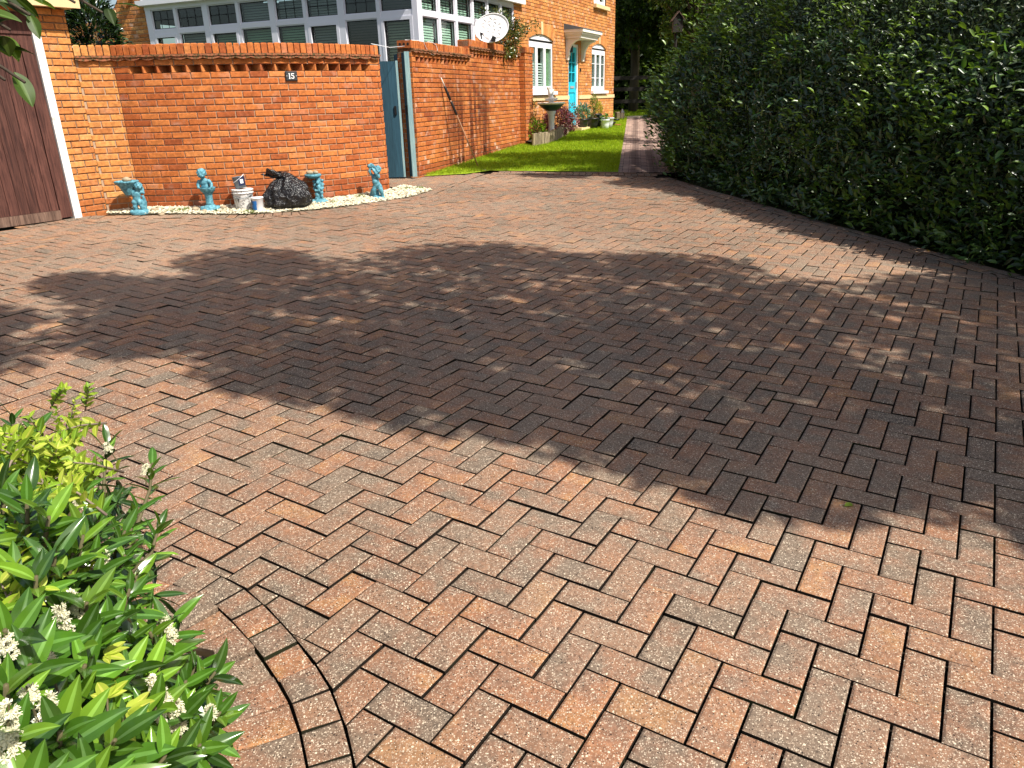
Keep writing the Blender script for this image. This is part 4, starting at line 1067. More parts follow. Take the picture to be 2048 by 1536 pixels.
# 3: bird bath held by a cluster of small cherubs
r, o = statue('turquoise bird bath statue with small cherubs clustered round its stem, right of the black bag', 641, 404)
sculpt('base', rocky(.08, .03, 28, 8)+[('l', [(.001, -.01), (.092, -.01), (.09, .02), (.06, .05), (.001, .06)], (0, 0, 0))], o, st, r)
pr = [('t', [(0, 0, .03), (0, 0, .3)], [.04, .034])]
for k, (a, z, s_) in enumerate(((-2.2, .10, 1.), (-.8, .12, .95), (-1.5, .19, 1.), (-2.9, .21, .9), (-.2, .215, .95), (1.2, .15, 1))):
    x, y = .042*math.cos(a), .042*math.sin(a)
    pr += [('b', (x, y, z), (.025*s_, .024*s_, .034*s_)), ('b', (x*1.25, y*1.25, z+.05*s_), .021*s_), ('t', [(x, y, z+.02), (x*1.3+.02, y*1.2, z+.0)], [.010, .008]), ('t', [(x, y, z+.02), (x*1.2-.02, y*1.3, z+.005)], [.010, .008]),
           ('t', [(x*1.1, y*1.1, z-.02), (x*1.3+.012, y*1.4, z-.05)], [.013, .009]), ('t', [(x*1.1, y*1.1, z-.02), (x*1.3-.014, y*1.4, z-.048)], [.013, .009])]
sculpt('figure', pr, o, st, r, .006, 3)
b = MB(); b.lathe([(.001, .285), (.04, .288), (.085, .305), (.098, .315), (.100, .338), (.090, .342), (.001, .335)], o+Vector((-.055, 0, 0)), 28); b.build('dish', st, r, True)
stone_on('larger speckled stone on the rim of the cherub bird bath', o+Vector((-.085, -.02, .335)), (.045, .034, .026))
stone_on('smaller pale stone beside the speckled one on the bird bath', o+Vector((-.015, -.005, .335)), (.033, .030, .024))
# 4: putto with arms raised, carrying a shell on its shoulder
r, o = statue('turquoise cherub statue with raised arms and a shell on its shoulder near the gate', 755, 389, .06)
sculpt('base', [('t', [(-.055, .02, 0), (-.06, .02, .06), (-.045, .02, .12)], [.045, .04, .03]), ('t', [(-.02, .03, 0), (-.02, .03, .1)], [.05, .035]), ('l', [(.001, -.01), (.095, -.01), (.092, .012), (.001, .02)], (0, 0, 0))]+rocky(.07, .02, 14, 12), o, st, r)
sculpt('figure', [('b', (.008, -.012, .165), (.050, .044, .046)), ('b', (-.006, -.018, .205), (.046, .044, .046)), ('b', (-.012, -.008, .255), (.047, .036, .046)),
    ('t', [(-.014, -.01, .155), (-.036, -.03, .10), (-.04, -.015, .03)], [.036, .030, .020]), ('t', [(.032, -.01, .155), (.056, -.03, .095), (.066, -.01, .02)], [.036, .030, .020]),
    ('b', (-.04, -.03, .014), (.02, .032, .014)), ('b', (.07, -.028, .014), (.02, .032, .014)),
    ('t', [(0, 0, .295), (.014, -.006, .318)], [.022, .02]), ('b', (.030, -.012, .348), (.040, .042, .043)), ('b', (.036, -.054, .340), (.007, .008, .009)), ('b', (.034, -.048, .322), (.013, .009, .005)), ('b', (.052, -.044, .332), .010), ('b', (.014, -.046, .334), .010),
    ('t', [(-.052, -.01, .29), (-.07, -.03, .335), (-.05, -.02, .385)], [.021, .018, .015]), ('t', [(.032, -.01, .29), (.048, -.055, .262), (.012, -.062, .312), (-.035, -.035, .375)], [.021, .019, .016, .014])]+curls((.030, -.006, .356), .039, 20, .34), o, st, r, .006)
sculpt('shell', [('b', (-.048, -.005, .392), (.052, .042, .026)), ('b', (-.07, -.02, .40), .022), ('b', (-.03, -.025, .405), .022), ('b', (-.05, .01, .41), .022)], o, st, r, .006, 2)

# paint buckets
t = NT('splashed white plastic', .5, .4); n = t.noise(55, 5); n2 = t.noise(16, 4)
f = t.math('MULTIPLY', t.ramp(n, [(.5, 0), (.58, 1)]), t.ramp(n2, [(.4, .2), (.6, 1)])); M['bucket'] = t.col(t.mix(f, (.74, .73, .70), (.10, .09, .085)))
M['tub'] = plain('white tub plastic', (.80, .81, .83), .4, .4, .04)
M['blue_label'] = plain('blue label', (.02, .16, .46), .5, .4, .25, 60); M['navy'] = plain('navy label', (.012, .02, .06), .5, .4, .2); M['tin'] = plain('grey tin', (.11, .14, .16), .4, .5, .2)
o = ground_at(490, 417)
r = thing('bucket', 'large splashed white bucket with a tin standing on its lid', 'bucket', o)
b = MB(); b.lathe([(.001, 0), (.095, 0), (.098, .01), (.114, .20), (.116, .205), (.001, .206)], o, 32); b.build('body', M['bucket'], r, True)
b = MB(); b.lathe([(.116, .175), (.122, .178), (.122, .19), (.116, .192)], o, 32); b.lathe([(.001, .2065), (.122, .2065), (.123, .222), (.116, .226), (.001, .220)], o, 32); b.build('lid', M['bucket'], r, True)
b = MB(); b.tube([o+Vector((.119*math.cos(a), -.119*abs(math.sin(a))-.004, .185-.06*math.sin(a))) for a in np.linspace(math.pi, 0, 13)], .003, 6); b.build('handle', M['tin'], r, True)
o2 = o+Vector((-.01, 0, .226))
r = thing('paint_tin', 'small dark tin with a navy label standing on the white bucket', 'tin', o2)
Mt = Matrix.Rotation(rad(-7), 3, 'Y')
b = MB(); b.lathe([(.001, .008), (.058, .008), (.070, .135), (.072, .138), (.066, .138), (.060, .10), (.001, .095)], o2, 28, M=Mt); b.build('body', M['tin'], r, True)
def patch(mb, org, rf, a0, a1, z0, z1, M3=None, n=8, off=.0012, wob=0.):
    for k in range(n):
        q = []
        for a, z in ((a0+(a1-a0)*k/n, z0), (a0+(a1-a0)*(k+1)/n, z0), (a0+(a1-a0)*(k+1)/n, z1), (a0+(a1-a0)*k/n, z1)):
            p = Vector(((rf(z)+off)*math.cos(a), (rf(z)+off)*math.sin(a), z)); q.append((M3@p if M3 is not None else p)+Vector(org))
        mb.add(q, [(0, 1, 2, 3)])
tr_ = lambda z: .058+.012*(z-.008)/.127
b = MB(); patch(b, o2, tr_, rad(-78), rad(10), .035, .13, Mt); b.build('label', M['navy'], r)
b = MB(); patch(b, o2, tr_, rad(-62), rad(-30), .06, .105, Mt, off=.002); b.build('emblem', M['tub'], r)
b = MB(); b.tube([o2+Mt@Vector((.072*math.cos(a), -.075*math.sin(a)*.5-.03*math.sin(a), .12+.035*math.cos(a)-.02*math.sin(a))) for a in np.linspace(0, math.pi, 14)], .003, 6); b.build('handle', M['tub'], r, True)
o = ground_at(517, 420)
r = thing('plastic_tub', 'small white tub with a blue and black label in front of the white bucket', 'tub', o)
b = MB(); b.lathe([(.001, 0), (.056, 0), (.058, .005), (.070, .145), (.073, .147), (.073, .158), (.001, .160)], o, 28); b.build('body', M['tub'], r, True)
tr_ = lambda z: .058+.012*(z-.005)/.14
b = MB(); patch(b, o, tr_, rad(-150), rad(-85), .02, .075); patch(b, o, tr_, rad(-125), rad(-80), .075, .12); b.build('label', M['blue_label'], r)
b = MB(); patch(b, o, tr_, rad(-165), rad(-125), .076, .135, off=.0016); patch(b, o, tr_, rad(-168), rad(-150), .03, .075, off=.0016); b.build('label', M['navy'], r)

# black refuse sack
t = NT('black polythene', .22, .55); n = t.noise(14, 4, None, .6, 1.2); n2 = t.noise(45, 3)
t.bump(t.math('ADD', n, t.math('MULTIPLY', n2, .35)), .035, .9); t.b.inputs['Base Color'].default_value = (.010, .010, .011, 1); M['sack'] = t.mat
o = ground_at(577, 413)
bm = bmesh.new(); bmesh.ops.create_uvsphere(bm, u_segments=96, v_segments=60, radius=1)
for v in bm.verts:
    p = v.co.copy(); z = (p.z+1)/2; a = math.atan2(p.y, p.x)
    zk, rk = (0, .04, .12, .35, .55, .72, .85, .93, .98, 1.), (.45, .84, .98, 1., .88, .64, .40, .26, .18, .02)
    rr = float(np.interp(z, zk, rk)); h = .40*z
    cx = -.015*0; tw = a*1.0
    fold = 1+.075*math.sin(7*a+3*z+1.3*math.sin(3*a))+.05*math.sin(13*a-6*z)*(.3+z)
    q = Vector((math.cos(a)*rr*.275*fold-.05*max(0, .5-z)*(1 if math.cos(a) < 0 else 0)+.02*z, math.sin(a)*rr*.21*fold, h))
    nz = mnoise.fractal(q*9, 1., 2.1, 4)*.020+abs(mnoise.noise(q*6+Vector((3, 1, 5))))*.035
    rd = Vector((math.cos(a), math.sin(a), .2))
    q += rd*(nz-.012)*(1 if z > .04 else .2)
    q.z = max(0, q.z); v.co = q+o
me = bpy.data.meshes.new('body'); bm.to_mesh(me); bm.free(); me.materials.append(M['sack']); me.polygons.foreach_set('use_smooth', [True]*len(me.polygons))
r = thing('refuse_sack', 'full black plastic sack with a twisted top beside the paint buckets', 'sack', o)
ob = bpy.data.objects.new('body', me); C.objects.link(ob); hang(ob, r)
bm = bmesh.new(); bmesh.ops.create_grid(bm, x_segments=26, y_segments=16, size=1)
for v in bm.verts:
    u, w_ = v.co.x, (v.co.y+1)/2
    a = u*1.5
    q = Vector((.02-.10*w_+.15*u*(.35+.75*w_)-.03*w_*w_, -.05*math.cos(a)-.02*w_+.05*math.sin(6*u)*w_, .325+.125*w_-.10*abs(u+.15)*w_+.014*math.sin(9*u+4*w_)))
    q += Vector((0, 0, 1))*mnoise.noise(q*20)*.018; v.co = q+o
me = bpy.data.meshes.new('top_flap'); bm.to_mesh(me); bm.free(); me.materials.append(M['sack']); me.polygons.foreach_set('use_smooth', [True]*len(me.polygons))
ob = bpy.data.objects.new('top_flap', me); C.objects.link(ob); hang(ob, r)
m = ob.modifiers.new('thick', 'SOLIDIFY'); m.thickness = .004

# loose cobbles in the gravel
for (px, py, s, lab) in ((309, 424, .042, 'round brown cobble right of the corner cherub'), (323, 428, .036, 'flat white cobble at the edge of the gravel near the corner cherub'), (392, 423, .045, 'wide tan cobble left of the bowl statue'), (409, 425, .034, 'small tan cobble touching the base of the bowl statue'),
                         (447, 420, .04, 'greyish cobble just right of the bowl statue'), (477, 417, .03, 'small dark cobble left of the white bucket'), (462, 414, .026, 'tiny cobble between the bowl statue and the bucket'), (661, 406, .032, 'dark cobble right of the bird bath statue'),
                         (735, 391, .03, 'brown cobble left of the shell cherub'), (742, 390, .026, 'pale cobble at the foot of the shell cherub'), (724, 392, .022, 'smallest dark cobble left of the shell cherub')):
    P = ground_at(px, py, .02); ob = stone_on(lab, P-Vector((0, 0, .008)), (s*random.uniform(1, 1.25), s*.85, s*.62), 'cobble', 'cobble', random.random()*3); ob['group'] = 'cobbles lying in the gravel bed'

# leaning long-handled tool
Tt = vp(880, 155, W0, W1); Ft = gp(957.7, 336)
Tt = Vector(Tt)+Vector((Nw(0).x, Nw(0).y, 0))*.015; Ft = Vector(Ft); ax = Tt-Ft
r = thing('long_handled_tool', 'long thin weeding tool with black foam grips leaning on the stepped wall', 'garden tool', Ft)
b = MB(); b.tube([Ft+ax*k for k in (.0, .3, .6, .9)], .0115, 8); b.build('shaft', plain('worn tan shaft', (.40, .22, .13), .5, .4, .2), r, True)
b = MB(); b.tube([Ft+ax*.9, Ft+ax*1.0], [.011, .008], 8); b.build('tip', plain('pale metal', (.62, .58, .50), .4, .5), r, True)
for k0, k1 in ((.60, .745), (.76, .905)):
    b = MB(); b.tube([Ft+ax*k0, Ft+ax*(k0+.008), Ft+ax*(k1-.008), Ft+ax*k1], [.015, .021, .021, .015], 10); b.build('grip', M['black'], r, True)
b = MB(); G2 = Vector(gp(968, 342)); b.tube([Ft, Ft+(G2-Ft)*.5-Vector((0, 0, .0)), G2+Vector((0, 0, .012)), G2+Vector((.03, -.01, .02))], [.012, .013, .014, .008], 8); b.build('hook', bpy.data.materials['pale metal'], r, True)

# satellite dish behind the long wall
d = ray(983, 56); k = 15.0/d[1]; DC = Vector(np.array([0, 0, H])+k*d)
dn = Vector((.2, -.95, .2)).normalized(); du = Vector((0, 0, 1)); dx = du.cross(dn).normalized(); dy = dn.cross(dx)
dx, dy = dx*math.cos(.3)+dy*math.sin(.3), dy*math.cos(.3)-dx*math.sin(.3)
r = thing('satellite_dish', 'white oval dish with a triangle relief standing above the stepped wall', 'satellite dish', DC-Vector((0, 0, .3)))
RA, RB = .325, .245
b = MB(); a_ = .115
def dpt(u, v, h): return DC+dx*u+dy*v+dn*(h+.35*(u*u+v*v)-.02)
hh = a_*math.sqrt(3)/2
for j in range(-7, 8):
    for i in range(-9, 10):
        for up in (0, 1):
            p = [((i+j*.5)*a_, j*hh), ((i+1+j*.5)*a_, j*hh), ((i+.5+j*.5)*a_, (j+1)*hh)] if up else [((i+1+j*.5)*a_, j*hh), ((i+1.5+j*.5)*a_, (j+1)*hh), ((i+.5+j*.5)*a_, (j+1)*hh)]
            if all((u/RA)**2+(v/RB)**2 < .93 for u, v in p):
                cu, cv = sum(q[0] for q in p)/3, sum(q[1] for q in p)/3
                b.add([dpt(u, v, .0) for u, v in p]+[dpt(cu, cv, .024)], [(0, 1, 3), (1, 2, 3), (2, 0, 3)])
n = 48
ring = lambda s, h: [dpt(RA*s*math.cos(2*math.pi*k/n), RB*s*math.sin(2*math.pi*k/n), h) for k in range(n)]
Rs = [ring(s_, -.006) for s_ in (.25, .5, .75, .94)]+[ring(.97, .012), ring(1., .010), ring(1., -.03)]; vs_ = [p for q_ in Rs for p in q_]+[dpt(0, 0, -.006)]
b.add(vs_, [(j*n+k, j*n+(k+1) % n, (j+1)*n+(k+1) % n, (j+1)*n+k) for j in range(6) for k in range(n)]+[(k, 7*n, (k+1) % n) for k in range(n)]+[tuple(range(6*n, 7*n))])
b.build('dish', plain('dish white', (.80, .80, .80), .45, .4, .04), r)
b = MB(); bp = DC-dy*.20-dx*.05+dn*.06; b.box(bp, (.075, .06, .085), Matrix.Rotation(.3, 3, 'Y')); b.build('feed', M['black'], r)
wq = Pw(3.28)-Nw(0)*.1; b = MB(); b.tube([DC-dn*.03, DC-dn*.14-Vector((0, 0, .1)), Vector((wq.x, wq.y, 2.52)), Vector((wq.x, wq.y, 2.365))], .022, 10); b.tube([DC-dy*.24-dn*.02, bp], .012, 8); b.build('bracket', M['black'], r)

# white cord along the gate top
e0 = Pc(Lc)-Nc(Lc)*.1; p0 = Vector((e0.x, e0.y, 2.10)); p1 = Vector((*(Pw(.03)-Nw(0)*.1), 2.16)); q0 = lambda s, d, z: Vector((*(Pw(s)+Nw(0)*d), z))
r = thing('cord', 'white cord strung over the gate with a loop hanging on the stepped wall', 'cord', p0)
b = MB(); b.tube([p0, (p0+p1)/2-Vector((0, 0, .03)), p1], .004, 6)
lp = [q0(.03, -.1, 2.24), q0(.3, -.02, 2.245), q0(.42, .014, 2.235), q0(.50, .016, 2.15), q0(.62, .018, 2.08), q0(.76, .018, 2.06), q0(.88, .018, 2.09), q0(.93, .018, 2.15), q0(.88, .017, 2.21), q0(.76, .014, 2.243), q0(.65, -.03, 2.247)]
b.tube(lp, .0045, 6); b.build('line', M['tub'], r, True)

# ------------------------------------------------------------------ by the house: fountain, pots, planting
def hpt(s, d, z=None):
    p = Ph(s)+Nh(0)*d; return Vector((p.x, p.y, zg(p.x, p.y) if z is None else z))
o = hpt(.82, .50); M['fount'] = plain('white cast stone', (.74, .74, .70), .7, .3, .1, 15, .2); M['fount_g'] = plain('dark green glaze', (.012, .045, .04), .4, .4, .3, 15)
r = thing('fountain', 'white tiered garden fountain with a scalloped dark green bowl beyond the wall', 'fountain', o)
zr = 1.27-o.z
b = MB(); b.lathe([(.001, 0), (.16, 0), (.16, .05), (.12, .08), (.075, .16), (.065, .3), (.075, zr-.24), (.11, zr-.15), (.001, zr-.14)], o, 20); b.build('pedestal', M['fount'], r, True)
b = MB(); b.lathe([(.06, zr-.15), (.14, zr-.13), (.22, zr-.07), (.275, zr-.015), (.25, zr-.01), (.001, zr-.06)], o, 64, wob=lambda t, i: .03*abs(math.sin(9*t))*(i in (2, 3))); b.build('bowl', M['fount_g'], r, True)
b = MB(); b.lathe([(.26, zr-.02), (.30, zr-.005), (.31, zr+.02), (.29, zr+.03), (.255, zr+.01)], o, 64, wob=lambda t, i: .03*abs(math.sin(9*t))); b.build('rim', M['fount'], r, True)
b = MB(); b.lathe([(.001, zr-.06), (.04, zr-.05), (.035, zr+.02), (.06, zr+.05), (.13, zr+.075), (.15, zr+.11), (.13, zr+.115), (.001, zr+.09)], o, 32); b.build('upper_bowl', M['fount'], r, True)
sculpt('shell_finial', [('t', [(0, 0, zr+.09), (-.01, 0, zr+.2), (-.05, 0, zr+.34)], [.05, .06, .035]), ('t', [(0, 0, zr+.15), (.03, 0, zr+.3)], [.045, .035]), ('t', [(0, .02, zr+.12), (-.09, 0, zr+.36)], [.03, .02]), ('b', (0, 0, zr+.1), (.09, .09, .03))], o, M['fount'], r, .012, 2)

def bush(name, label, cat, c, rad_, n, pal, ln, wd, mat, group=None, stems=6, base=None, shell=.55, up=.35, full=False, name2='foliage', lump=.25):
    c = Vector(c); base = Vector(base) if base is not None else Vector((c.x, c.y, zg(c.x, c.y)))
    r = thing(name, label, cat, base, group)
    d = rnd_dirs(n); d[:, 2] = np.abs(d[:, 2])*.9+d[:, 2]*.1 if rad_[2] > 0 else d[:, 2]
    d = rnd_dirs(n); k = shell+(1-shell)*rng.random(n)**.5
    k *= 1+lump*(np.sin(d[:, 0]*5+d[:, 2]*4+c.x*7)*np.cos(d[:, 1]*6-d[:, 2]*3+c.y*5))
    P = np.array(c)+d*np.array(rad_)*k[:, None]
    D = d+rnd_dirs(n)*.7+np.array([0, 0, up]); N = rnd_dirs(n)*.5+np.array([.25, -.2, 1.])
    leaves(name2, P, D, N, rng.uniform(.75, 1.25, n)*ln, rng.uniform(.8, 1.2, n)*wd, pick(n, pal), mat, r, full)
    b = MB()
    for i in range(stems):
        q = Vector(rnd_dirs(1)[0]); q.z = abs(q.z)+.4; t_ = c+Vector((q.x*rad_[0], q.y*rad_[1], q.z*rad_[2]*.6)); mid = base*.5+t_*.5+Vector((random.gauss(0, .03), random.gauss(0, .03), 0))
        b.tube([base, mid, t_], [max(.004, rad_[0]*.03), rad_[0]*.02+.002, .002], 6)
    b.build('stems', M['stem'], r, True)
    return r
GR = [(.07, .15, .018), (.10, .20, .025), (.14, .26, .03)]
bush('leafy_plant', 'bright yellow green leafy plant at the foot of the white fountain', 'plant', hpt(.12, .36, .74), (.24, .24, .2), 420, [(.20, .34, .02), (.28, .40, .03), (.12, .24, .02)], .075, .04, M['leaf'])
bush('leafy_plant', 'low light green plant behind the first logs of the edging', 'plant', hpt(.35, .50, .60), (.16, .16, .1), 360, [(.20, .36, .03), (.13, .26, .03), (.26, .40, .06)], .06, .035, M['leaf'])
bush('flowering_plant', 'thin shrub with pale yellow leaves left of the fountain', 'plant', hpt(.25, .18, 1.1), (.2, .2, .35), 260, [(.42, .38, .12), (.30, .30, .08), (.22, .12, .05)], .06, .03, M['leaf'])
bush('purple_shrub', 'purple red leaved shrub in front of the front door', 'shrub', hpt(1.75, .30, .86), (.30, .46, .34), 1500, [(.10, .018, .035), (.16, .03, .05), (.05, .012, .02), (.22, .07, .10)], .06, .034, M['leaf'], stems=12)
bush('purple_shrub', 'lower pinkish shrub beside the larger purple one near the white pot', 'shrub', hpt(2.75, .28, .82), (.2, .26, .2), 500, [(.24, .06, .09), (.14, .025, .04), (.34, .16, .16)], .055, .03, M['leaf'])
bush('sedum_plant', 'dark bronze spindly plant left of the door pot', 'plant', hpt(2.85, .25, 1.05), (.14, .14, .22), 160, [(.16, .05, .025), (.10, .06, .03)], .055, .025, M['leaf'])
# log roll edging
ep = [tuple(gp(*q)[:2]) for q in ((1067, 294), (1086, 291), (1100, 287.5), (1114, 282), (1128, 273), (1137, 266), (1144, 258))]
r = thing('log_edging', 'curving roll of short weathered logs edging the flower bed', 'garden edging', (1.2, 17.8, .52))
pts = resample(ep, .083)
for i, p in enumerate(pts):
    b = MB(); z = zg(*p); h = .26+random.gauss(0, .014); q = random.gauss(0, .008)
    b.tube([(p[0], p[1], z-.05), (p[0]+q, p[1], z+h-.006), (p[0]+q, p[1], z+h)], [.038, .038, .032], 10); b.build('log', M['log'], r, True)
    r.children[-1].data.polygons.foreach_set('use_smooth', [False]*len(r.children[-1].data.polygons))
sheet_poly('flower_bed', [(p[0]-.04, p[1]+.02) for p in ep[:-1]]+[(.30, 17.25), (.40, 16.95)], lambda x, y: zg(x, y)+.09, M['soil'])
# door step and pots
b = MB(); hb(b, 3.2, 4.4, -.03, .42, .45, .655); tag(b.build('doorstep', M['stone']), 'cream stone step below the teal front door', 'step')
def pot(name, label, o, r0, r1, h, mat, cat='plant pot', rim=.012):
    r = thing(name, label, cat, o)
    b = MB(); b.lathe([(.001, 0), (r0, 0), (r0*.5+r1*.5+.005, h*.5), (r1, h-.03), (r1+rim, h-.028), (r1+rim, h), (r1-.01, h), (r1-.015, h-.04), (.001, h-.04)], o, 24); b.build('pot', mat, r, True)
    return r
def pot_plant(r, c, rad_, n, pal, ln, wd, name='plant'):
    c = Vector(c); d = rnd_dirs(n); P = np.array(c)+d*np.array(rad_)*(.4+.6*rng.random((n, 1)))
    leaves(name, P, d+rnd_dirs(n)*.6+np.array([0, 0, .7]), rnd_dirs(n)+np.array([.2, -.2, 1.]), rng.uniform(.7, 1.3, n)*ln, wd, pick(n, pal), M['leaf'], r, False)
    bs = Vector(r.location); b = MB()
    for k in range(5): b.tube([(bs.x, bs.y, c.z-rad_[2]-.12), (c.x+random.gauss(0, rad_[0]*.4), c.y+random.gauss(0, rad_[1]*.4), c.z+rad_[2]*.3)], [.008, .004], 6)
    b.build('stem', M['stem'], r, True)
M['pot_w'] = plain('white glazed pot', (.62, .66, .66), .35, .5, .08); M['pot_g'] = plain('mottled grey pot', (.50, .50, .53), .6, .3, .3, 30); M['terra'] = plain('terracotta', (.28, .09, .04), .8, .2, .2)
o = hpt(3.62, .30, .655); r = pot('door_pot', 'dark pot with a blue green leafy plant on the step before the teal door', o, .11, .14, .2, M['black'])
pot_plant(r, o+Vector((0, 0, .38)), (.2, .2, .18), 220, [(.04, .12, .09), (.10, .22, .17), (.20, .32, .28)], .09, .035)
o = hpt(4.05, .78); r = pot('white_pot', 'small white glazed pot with a sprig of green at the edge of the lawn', o, .085, .105, .25, M['pot_w'])
pot_plant(r, o+Vector((0, 0, .3)), (.10, .10, .08), 60, GR, .07, .03)
o = hpt(4.45, .72); r = pot('grey_pot', 'larger mottled grey pot right of the small white pot', o, .12, .165, .27, M['pot_g'])
pot_plant(r, o+Vector((0, 0, .24)), (.12, .12, .03), 50, GR, .05, .03)
o = hpt(4.0, .45); r = pot('black_pot', 'black plastic pot behind the small white pot', o, .11, .15, .28, M['black'])
pot_plant(r, o+Vector((0, 0, .33)), (.09, .09, .1), 60, [(.20, .10, .05), (.12, .14, .03)], .07, .03)
o = hpt(4.45, .36); r = pot('conifer_pot', 'black tub holding an upright green shrub beside the house wall', o, .15, .19, .36, M['black'])
pot_plant(r, o+Vector((-.02, 0, .60)), (.11, .11, .24), 260, [(.12, .20, .03), (.20, .26, .04), (.28, .28, .08)], .06, .022)
o = hpt(4.86, .34); r = pot('conifer_pot', 'dark tub with a bushy golden yellow conifer against the house wall', o, .12, .15, .3, M['black'])
pot_plant(r, o+Vector((0, 0, .46)), (.11, .11, .19), 340, [(.40, .36, .02), (.48, .42, .04), (.26, .28, .03)], .05, .018)
o = hpt(5.05, .60); r = pot('low_bowl', 'low black planting bowl right of the grey pot', o, .10, .16, .12, M['black'])
o = hpt(5.22, .75); r = pot('low_bowl', 'red clay saucer on the paving right of the black bowl', o, .09, .12, .05, M['terra'])
o = hpt(6.72, .30); r = pot('low_bowl', 'small dark bowl near the house corner', o, .07, .10, .09, M['black'])
o = hpt(7.30, .32); r = thing('lantern', 'small dark metal lantern standing at the house corner', 'lantern', o)
b = MB(); b.lathe([(.001, 0), (.08, 0), (.08, .03), (.06, .035), (.06, .04)], o, 6); b.lathe([(.06, .22), (.085, .225), (.05, .28), (.015, .33), (.001, .34)], o, 6); b.build('base', M['black'], r)
b = MB()
for k in range(6): a = k*math.pi/3; b.tube([o+Vector((.058*math.cos(a), .058*math.sin(a), .03)), o+Vector((.058*math.cos(a), .058*math.sin(a), .225))], .007, 5)
b.build('cage', M['black'], r)
o = hpt(7.80, .10); r = thing('log_stump', 'sawn log stump standing on the grass beside the house corner', 'log', o)
b = MB(); b.lathe([(.001, 0), (.15, 0), (.15, .2), (.14, .21), (.001, .212)], o, 20, wob=lambda t, i: .06*math.sin(5*t)+.03*math.sin(11*t)); b.build('bark', M['log'], r)
b = MB(); b.lathe([(.135, .2125), (.001, .2145)], o, 20); b.build('cut_face', plain('cut wood', (.50, .34, .18), .8, .2, .2, 20), r)
# ------------------------------------------------------------------ big hedge on the right
HB = [(6.9, -2.2), (5.75, .6), (5.0, 2.6), (4.45, 4.2), (4.12, 5.5), (3.75, 6.6), (3.45, 7.7), (3.02, 9.7), (2.70, 11.3), (2.72, 12.1), (3.02, 13.3), (3.55, 14.4), (4.3, 15.0)]
hp = resample(HB, .1); NHP = len(hp)
def hedge_frame(i):
    a, b_ = Vector(hp[max(0, i-2)]), Vector(hp[min(NHP-1, i+2)]); t = (b_-a).normalized(); return Vector(hp[i]), Vector((-t.y, t.x))
hfr = [hedge_frame(i) for i in range(NHP)]
def htop(y): return 2.65+.09*max(0, min(8, y-4.5))+.10*math.sin(y*2.3)
hedge = thing('hedge', 'tall dense dark green hedge along the right side of the driveway', 'hedge', (3.9, 6.5, .1))
def bul(y, z): return .34*math.exp(-((z-1.45)/.65)**2)*max(0., min(1., (y-10.3)/1.6))
def lean(h): return .50*max(0., h-1.0)**1.15
def hedge_leaves(n, name, lmin, lmax, pal, zr, bulge, wr, full=True, ylim=None):
    P = np.zeros((n, 3)); O = np.zeros((n, 3))
    i = rng.integers(0, NHP, n); u = rng.random(n); k = rng.random(n)
    for q in range(n):
        p, nn = hfr[i[q]]; top = htop(p.y); z = zg(p.x, p.y)+zr[0]+(zr[1]-zr[0])*u[q]*(top-.1)
        zz = (z-zg(p.x, p.y))/top
        lump = .15*mnoise.noise(Vector((p.x*1.6, p.y*1.6, z*1.9)))+.05*mnoise.noise(Vector((p.x*4, p.y*4, z*4)))
        d = bulge+lump+bul(p.y, z)-lean(z-zg(p.x, p.y))-.10*max(0, .12-zz)/.12-.22*k[q]**1.6
        P[q] = (p.x+nn.x*d+random.gauss(0, .02), p.y+nn.y*d+random.gauss(0, .03), z); O[q] = (nn.x, nn.y, .15)
    D = O*.75+rnd_dirs(n)*.75+np.array([0, 0, .3]); N = O*.75+rnd_dirs(n)*.6+np.array([0, 0, .85])
    L = rng.uniform(lmin, lmax, n)
    return leaves(name, P, D, N, L, L*wr, pick(n, pal, .22), M['leaf_hedge'], hedge, full, droop=.15)
DK = [(.060, .110, .032), (.080, .140, .036), (.040, .078, .025), (.105, .165, .042), (.11, .15, .07)]
GY = [(.10, .14, .07), (.13, .17, .09), (.16, .20, .12), (.075, .12, .045), (.09, .15, .045)]  # upper leaves tinted pale grey-green for sun and sky highlights
LW = [(.055, .12, .022), (.075, .16, .024), (.04, .085, .018), (.11, .20, .03), (.03, .065, .018)]
YG = [(.13, .22, .028), (.17, .27, .04), (.09, .16, .028)]
hedge_leaves(30000, 'foliage', .045, .085, DK, (.0, 1.), .08, .46, False)
hedge_leaves(42000, 'foliage', .032, .06, GY, (.36, 1.), .12, .42, False)
hedge_leaves(15000, 'foliage', .065, .115, LW, (.0, .60), .13, .42)
hedge_leaves(3500, 'foliage', .05, .10, DK+YG, (.0, .07), .24, .42)
# brighter shoots in clumps
n = 6500; P = np.zeros((n, 3)); O = np.zeros((n, 3)); cl = []
while len(cl) < 120:
    i = random.randrange(NHP); p, nn = hfr[i]
    if p.y > 3: cl.append((p, nn, random.random(), random.uniform(.1, .22)))
for q in range(n):
    if q % 4 == 0: p, nn = hfr[random.randrange(NHP-42, NHP)]; u = random.random(); s = .35; u = random.gauss(.45, .2)
    else: p, nn, u, s = random.choice(cl)
    z = zg(p.x, p.y)+.15+u*(htop(p.y)-.2); zz = z/htop(p.y)
    d = .17+bul(p.y, z)-lean(z-zg(p.x, p.y))+abs(random.gauss(0, .05)); tt = Vector((nn.y, -nn.x))*random.gauss(0, s)
    P[q] = (p.x+nn.x*d+tt.x, p.y+nn.y*d+tt.y, z+random.gauss(0, s*.8)); O[q] = (nn.x, nn.y, .5)
L = rng.uniform(.05, .10, n); leaves('young_shoots', P, O+rnd_dirs(n)*.6, O*.4+rnd_dirs(n)*.5+np.array([0, 0, .8]), L, L*.45, pick(n, YG, .2), M['leaf_hedge'], hedge, True, droop=.15)
b = MB()
